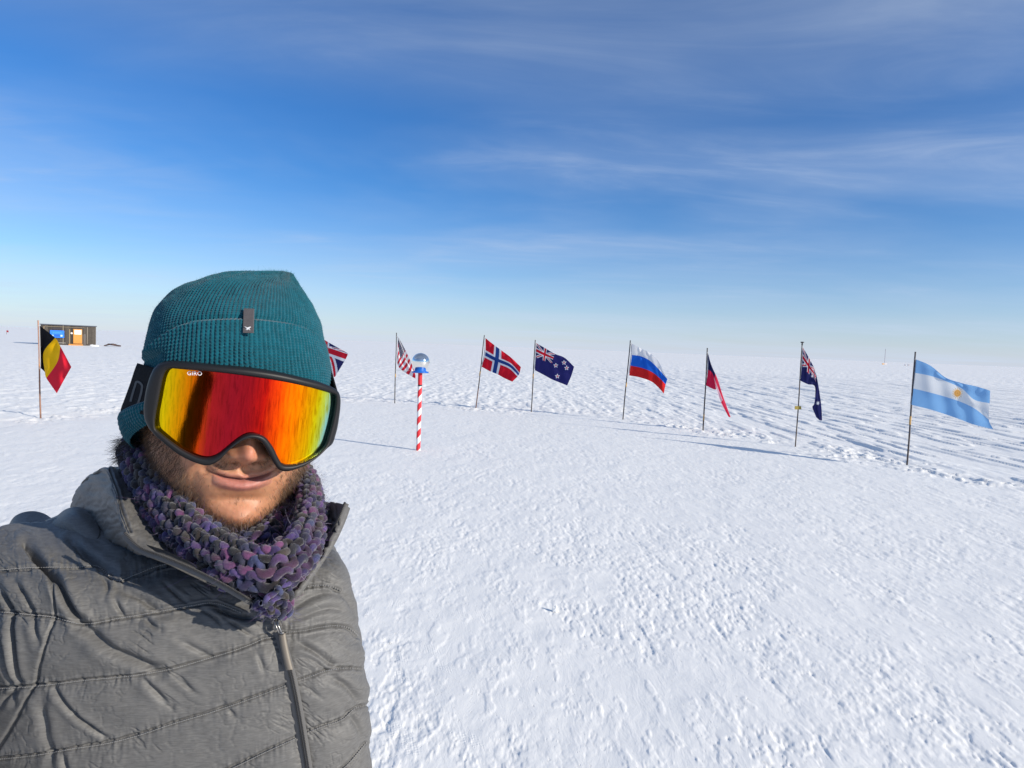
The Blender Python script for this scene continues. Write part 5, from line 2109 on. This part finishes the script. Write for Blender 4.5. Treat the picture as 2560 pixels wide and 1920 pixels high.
def sleeve(name, path, rad, parent):
    c = resamp(path, 160)
    r = np.interp(np.linspace(0, 1, 160), np.linspace(0, 1, len(rad)), rad)
    T = np.gradient(c, axis=0)
    T /= np.linalg.norm(T, axis=1)[:, None]
    nrm = np.cross(T[0], [0, 0, 1.0])
    nrm /= np.linalg.norm(nrm)
    n = 96
    a = np.linspace(0, 2 * np.pi, n, endpoint=False)
    V = []
    for i in range(160):
        nrm = nrm - T[i] * (nrm @ T[i])
        nrm /= np.linalg.norm(nrm)
        b = np.cross(T[i], nrm)
        q = .006 * np.abs(np.sin(i * .17)) + .008 * (fbm2(np.cos(a) * 2 + 5, np.sin(a) * 2 + i * .09, 3, 7) - .5)
        V.append(c[i] + (r[i] + q)[:, None] * (np.cos(a)[:, None] * nrm + np.sin(a)[:, None] * b))
    V = np.concatenate(V)
    F = grid_faces(160, n, True).tolist() + [list(range(n - 1, -1, -1)), [159 * n + k for k in range(n)]]
    return mesh_obj(name, toW(V), F, MNYLON, parent)


# raised arm holding the camera (outside the picture, seen in the lens) and the arm at the far side
ARM = np.array([K(-130, 1660, .68), K(-330, 1740, .58), (-.52, -.40, -.36), (-.46, -.40, -.20), (-.36, -.25, -.105), (-.215, -.065, -.075)])
sleeve('sleeve', ARM, [.07, .075, .070, .064, .056, .046], JACKET)
sleeve('sleeve', np.array([K(770, 1560, .80), K(780, 1750, .82), K(785, 2000, .84), K(800, 2350, .82), K(830, 2600, .76)]), [.055, .06, .058, .05, .042], JACKET)


def hand(name, wrist, dirv, palm_n, parent, curl=.9, s=1.0):
    """a hand with a palm, four bent fingers of unequal length and a thumb; one skinned mesh"""
    d = np.asarray(dirv, float)
    d /= np.linalg.norm(d)
    pn = np.asarray(palm_n, float)
    pn -= d * (pn @ d)
    pn /= np.linalg.norm(pn)
    sd = np.cross(d, pn)
    vs, es, rs = [], [], []

    def add(p, r, prev):
        vs.append(p)
        rs.append(r)
        if prev is not None:
            es.append((prev, len(vs) - 1))
        return len(vs) - 1
    w = add(wrist - d * .05, .027 * s, None)
    w2 = add(wrist, .026 * s, w)
    pm = add(wrist + d * .045 * s, .029 * s, w2)
    for off, ln, r in ((-.030, .070, .0085), (-.010, .080, .0092), (.011, .076, .0090), (.030, .060, .0080)):
        base = wrist + d * .088 * s + sd * off * s
        k = add(base, .0115 * s, pm)
        p, ang = base, .35
        for f in (.45, .31, .24):
            dv = d * math.cos(ang) + pn * math.sin(ang)
            p = p + dv * ln * f * s
            k = add(p, r * s, k)
            ang += curl * .75
    p = wrist + d * .03 * s - sd * .036 * s + pn * .008
    k = add(p, .0135 * s, pm)
    for l, a in ((.034, .5), (.028, .8)):
        p = p + (d * math.cos(a) - sd * .55 + pn * math.sin(a)) * l * s * .85
        k = add(p, .0098 * s, k)
    me = bpy.data.meshes.new(name)
    off = root_loc(parent)
    me.from_pydata([tuple(toW(v) - off) for v in vs], es, [])
    ob = bpy.data.objects.new(name, me)
    COL.objects.link(ob)
    ob.parent = parent
    ob.modifiers.new('skin', 'SKIN')
    for i, v in enumerate(me.skin_vertices[0].data):
        v.radius = (rs[i], rs[i])
        v.use_root = i == 0
    sb = ob.modifiers.new('smooth', 'SUBSURF')
    sb.levels = sb.render_levels = 2
    me.materials.append(MGLOVE)
    return ob


MGLOVE = mat('dark_glove', (0.025, 0.025, 0.028), 0.7)
hand('glove', np.array([-.185, -.030, -.055]), np.array([.17, .12, .10]), np.array([.1, .1, -.5]), person, .8)
hand('glove', K(832, 2640, .755), np.array([.05, -1, .1]), np.array([-.6, 0, .3]), person, .5)


def lower_body():
    # trousers and boots below the picture, so that the person stands on the snow
    hip = toW(K(410, 2650, .69))
    for sg in (-1, 1):
        sx = .105 * sg
        x0, y0 = hip[0] + sx, hip[1]
        mb = MB()
        zs = [hip[2] + .12, hip[2], .62, .45, .30, .12]
        pts = np.array([[x0 - sx * .35, y0, zs[0]], [x0, y0, zs[1]], [x0 + .01 * sg, y0 - .015, zs[2]], [x0 + .012 * sg, y0 - .02, zs[3]], [x0 + .012 * sg, y0, zs[4]], [x0 + .012 * sg, y0 + .02, zs[5]]])
        mb.tube(resamp(pts, 40), np.interp(np.linspace(0, 1, 40), np.linspace(0, 1, 6), [.135, .118, .095, .085, .085, .085]), 32)
        mb.build('trouser_leg', MTROUS, person)
        mb = MB()
        fx, fy = pts[-1, 0], pts[-1, 1]
        gz = float(snow_h(np.array([fx]), np.array([fy]))[0])
        prof = []
        n = 28
        a = np.linspace(0, 2 * np.pi, n, endpoint=False)
        for z, fl, bl, w in ((0, .19, .085, .052), (.03, .195, .09, .056), (.06, .19, .088, .054), (.09, .14, .085, .052), (.13, .085, .08, .052), (.24, .075, .078, .056), (.26, .07, .074, .052)):
            c = np.cos(a)
            L_ = np.where(c > 0, fl, bl)
            prof.append(np.stack([fx + w * np.sin(a), fy - L_ * np.sign(c) * np.abs(c) ** .8, np.full(n, gz + z)], 1))
        V = np.concatenate(prof)
        mb.add(V, grid_faces(7, n, True).tolist() + [list(range(n))[::-1], [6 * n + k for k in range(n)]])
        mb.build('boot', MBOOT, person)


lower_body()
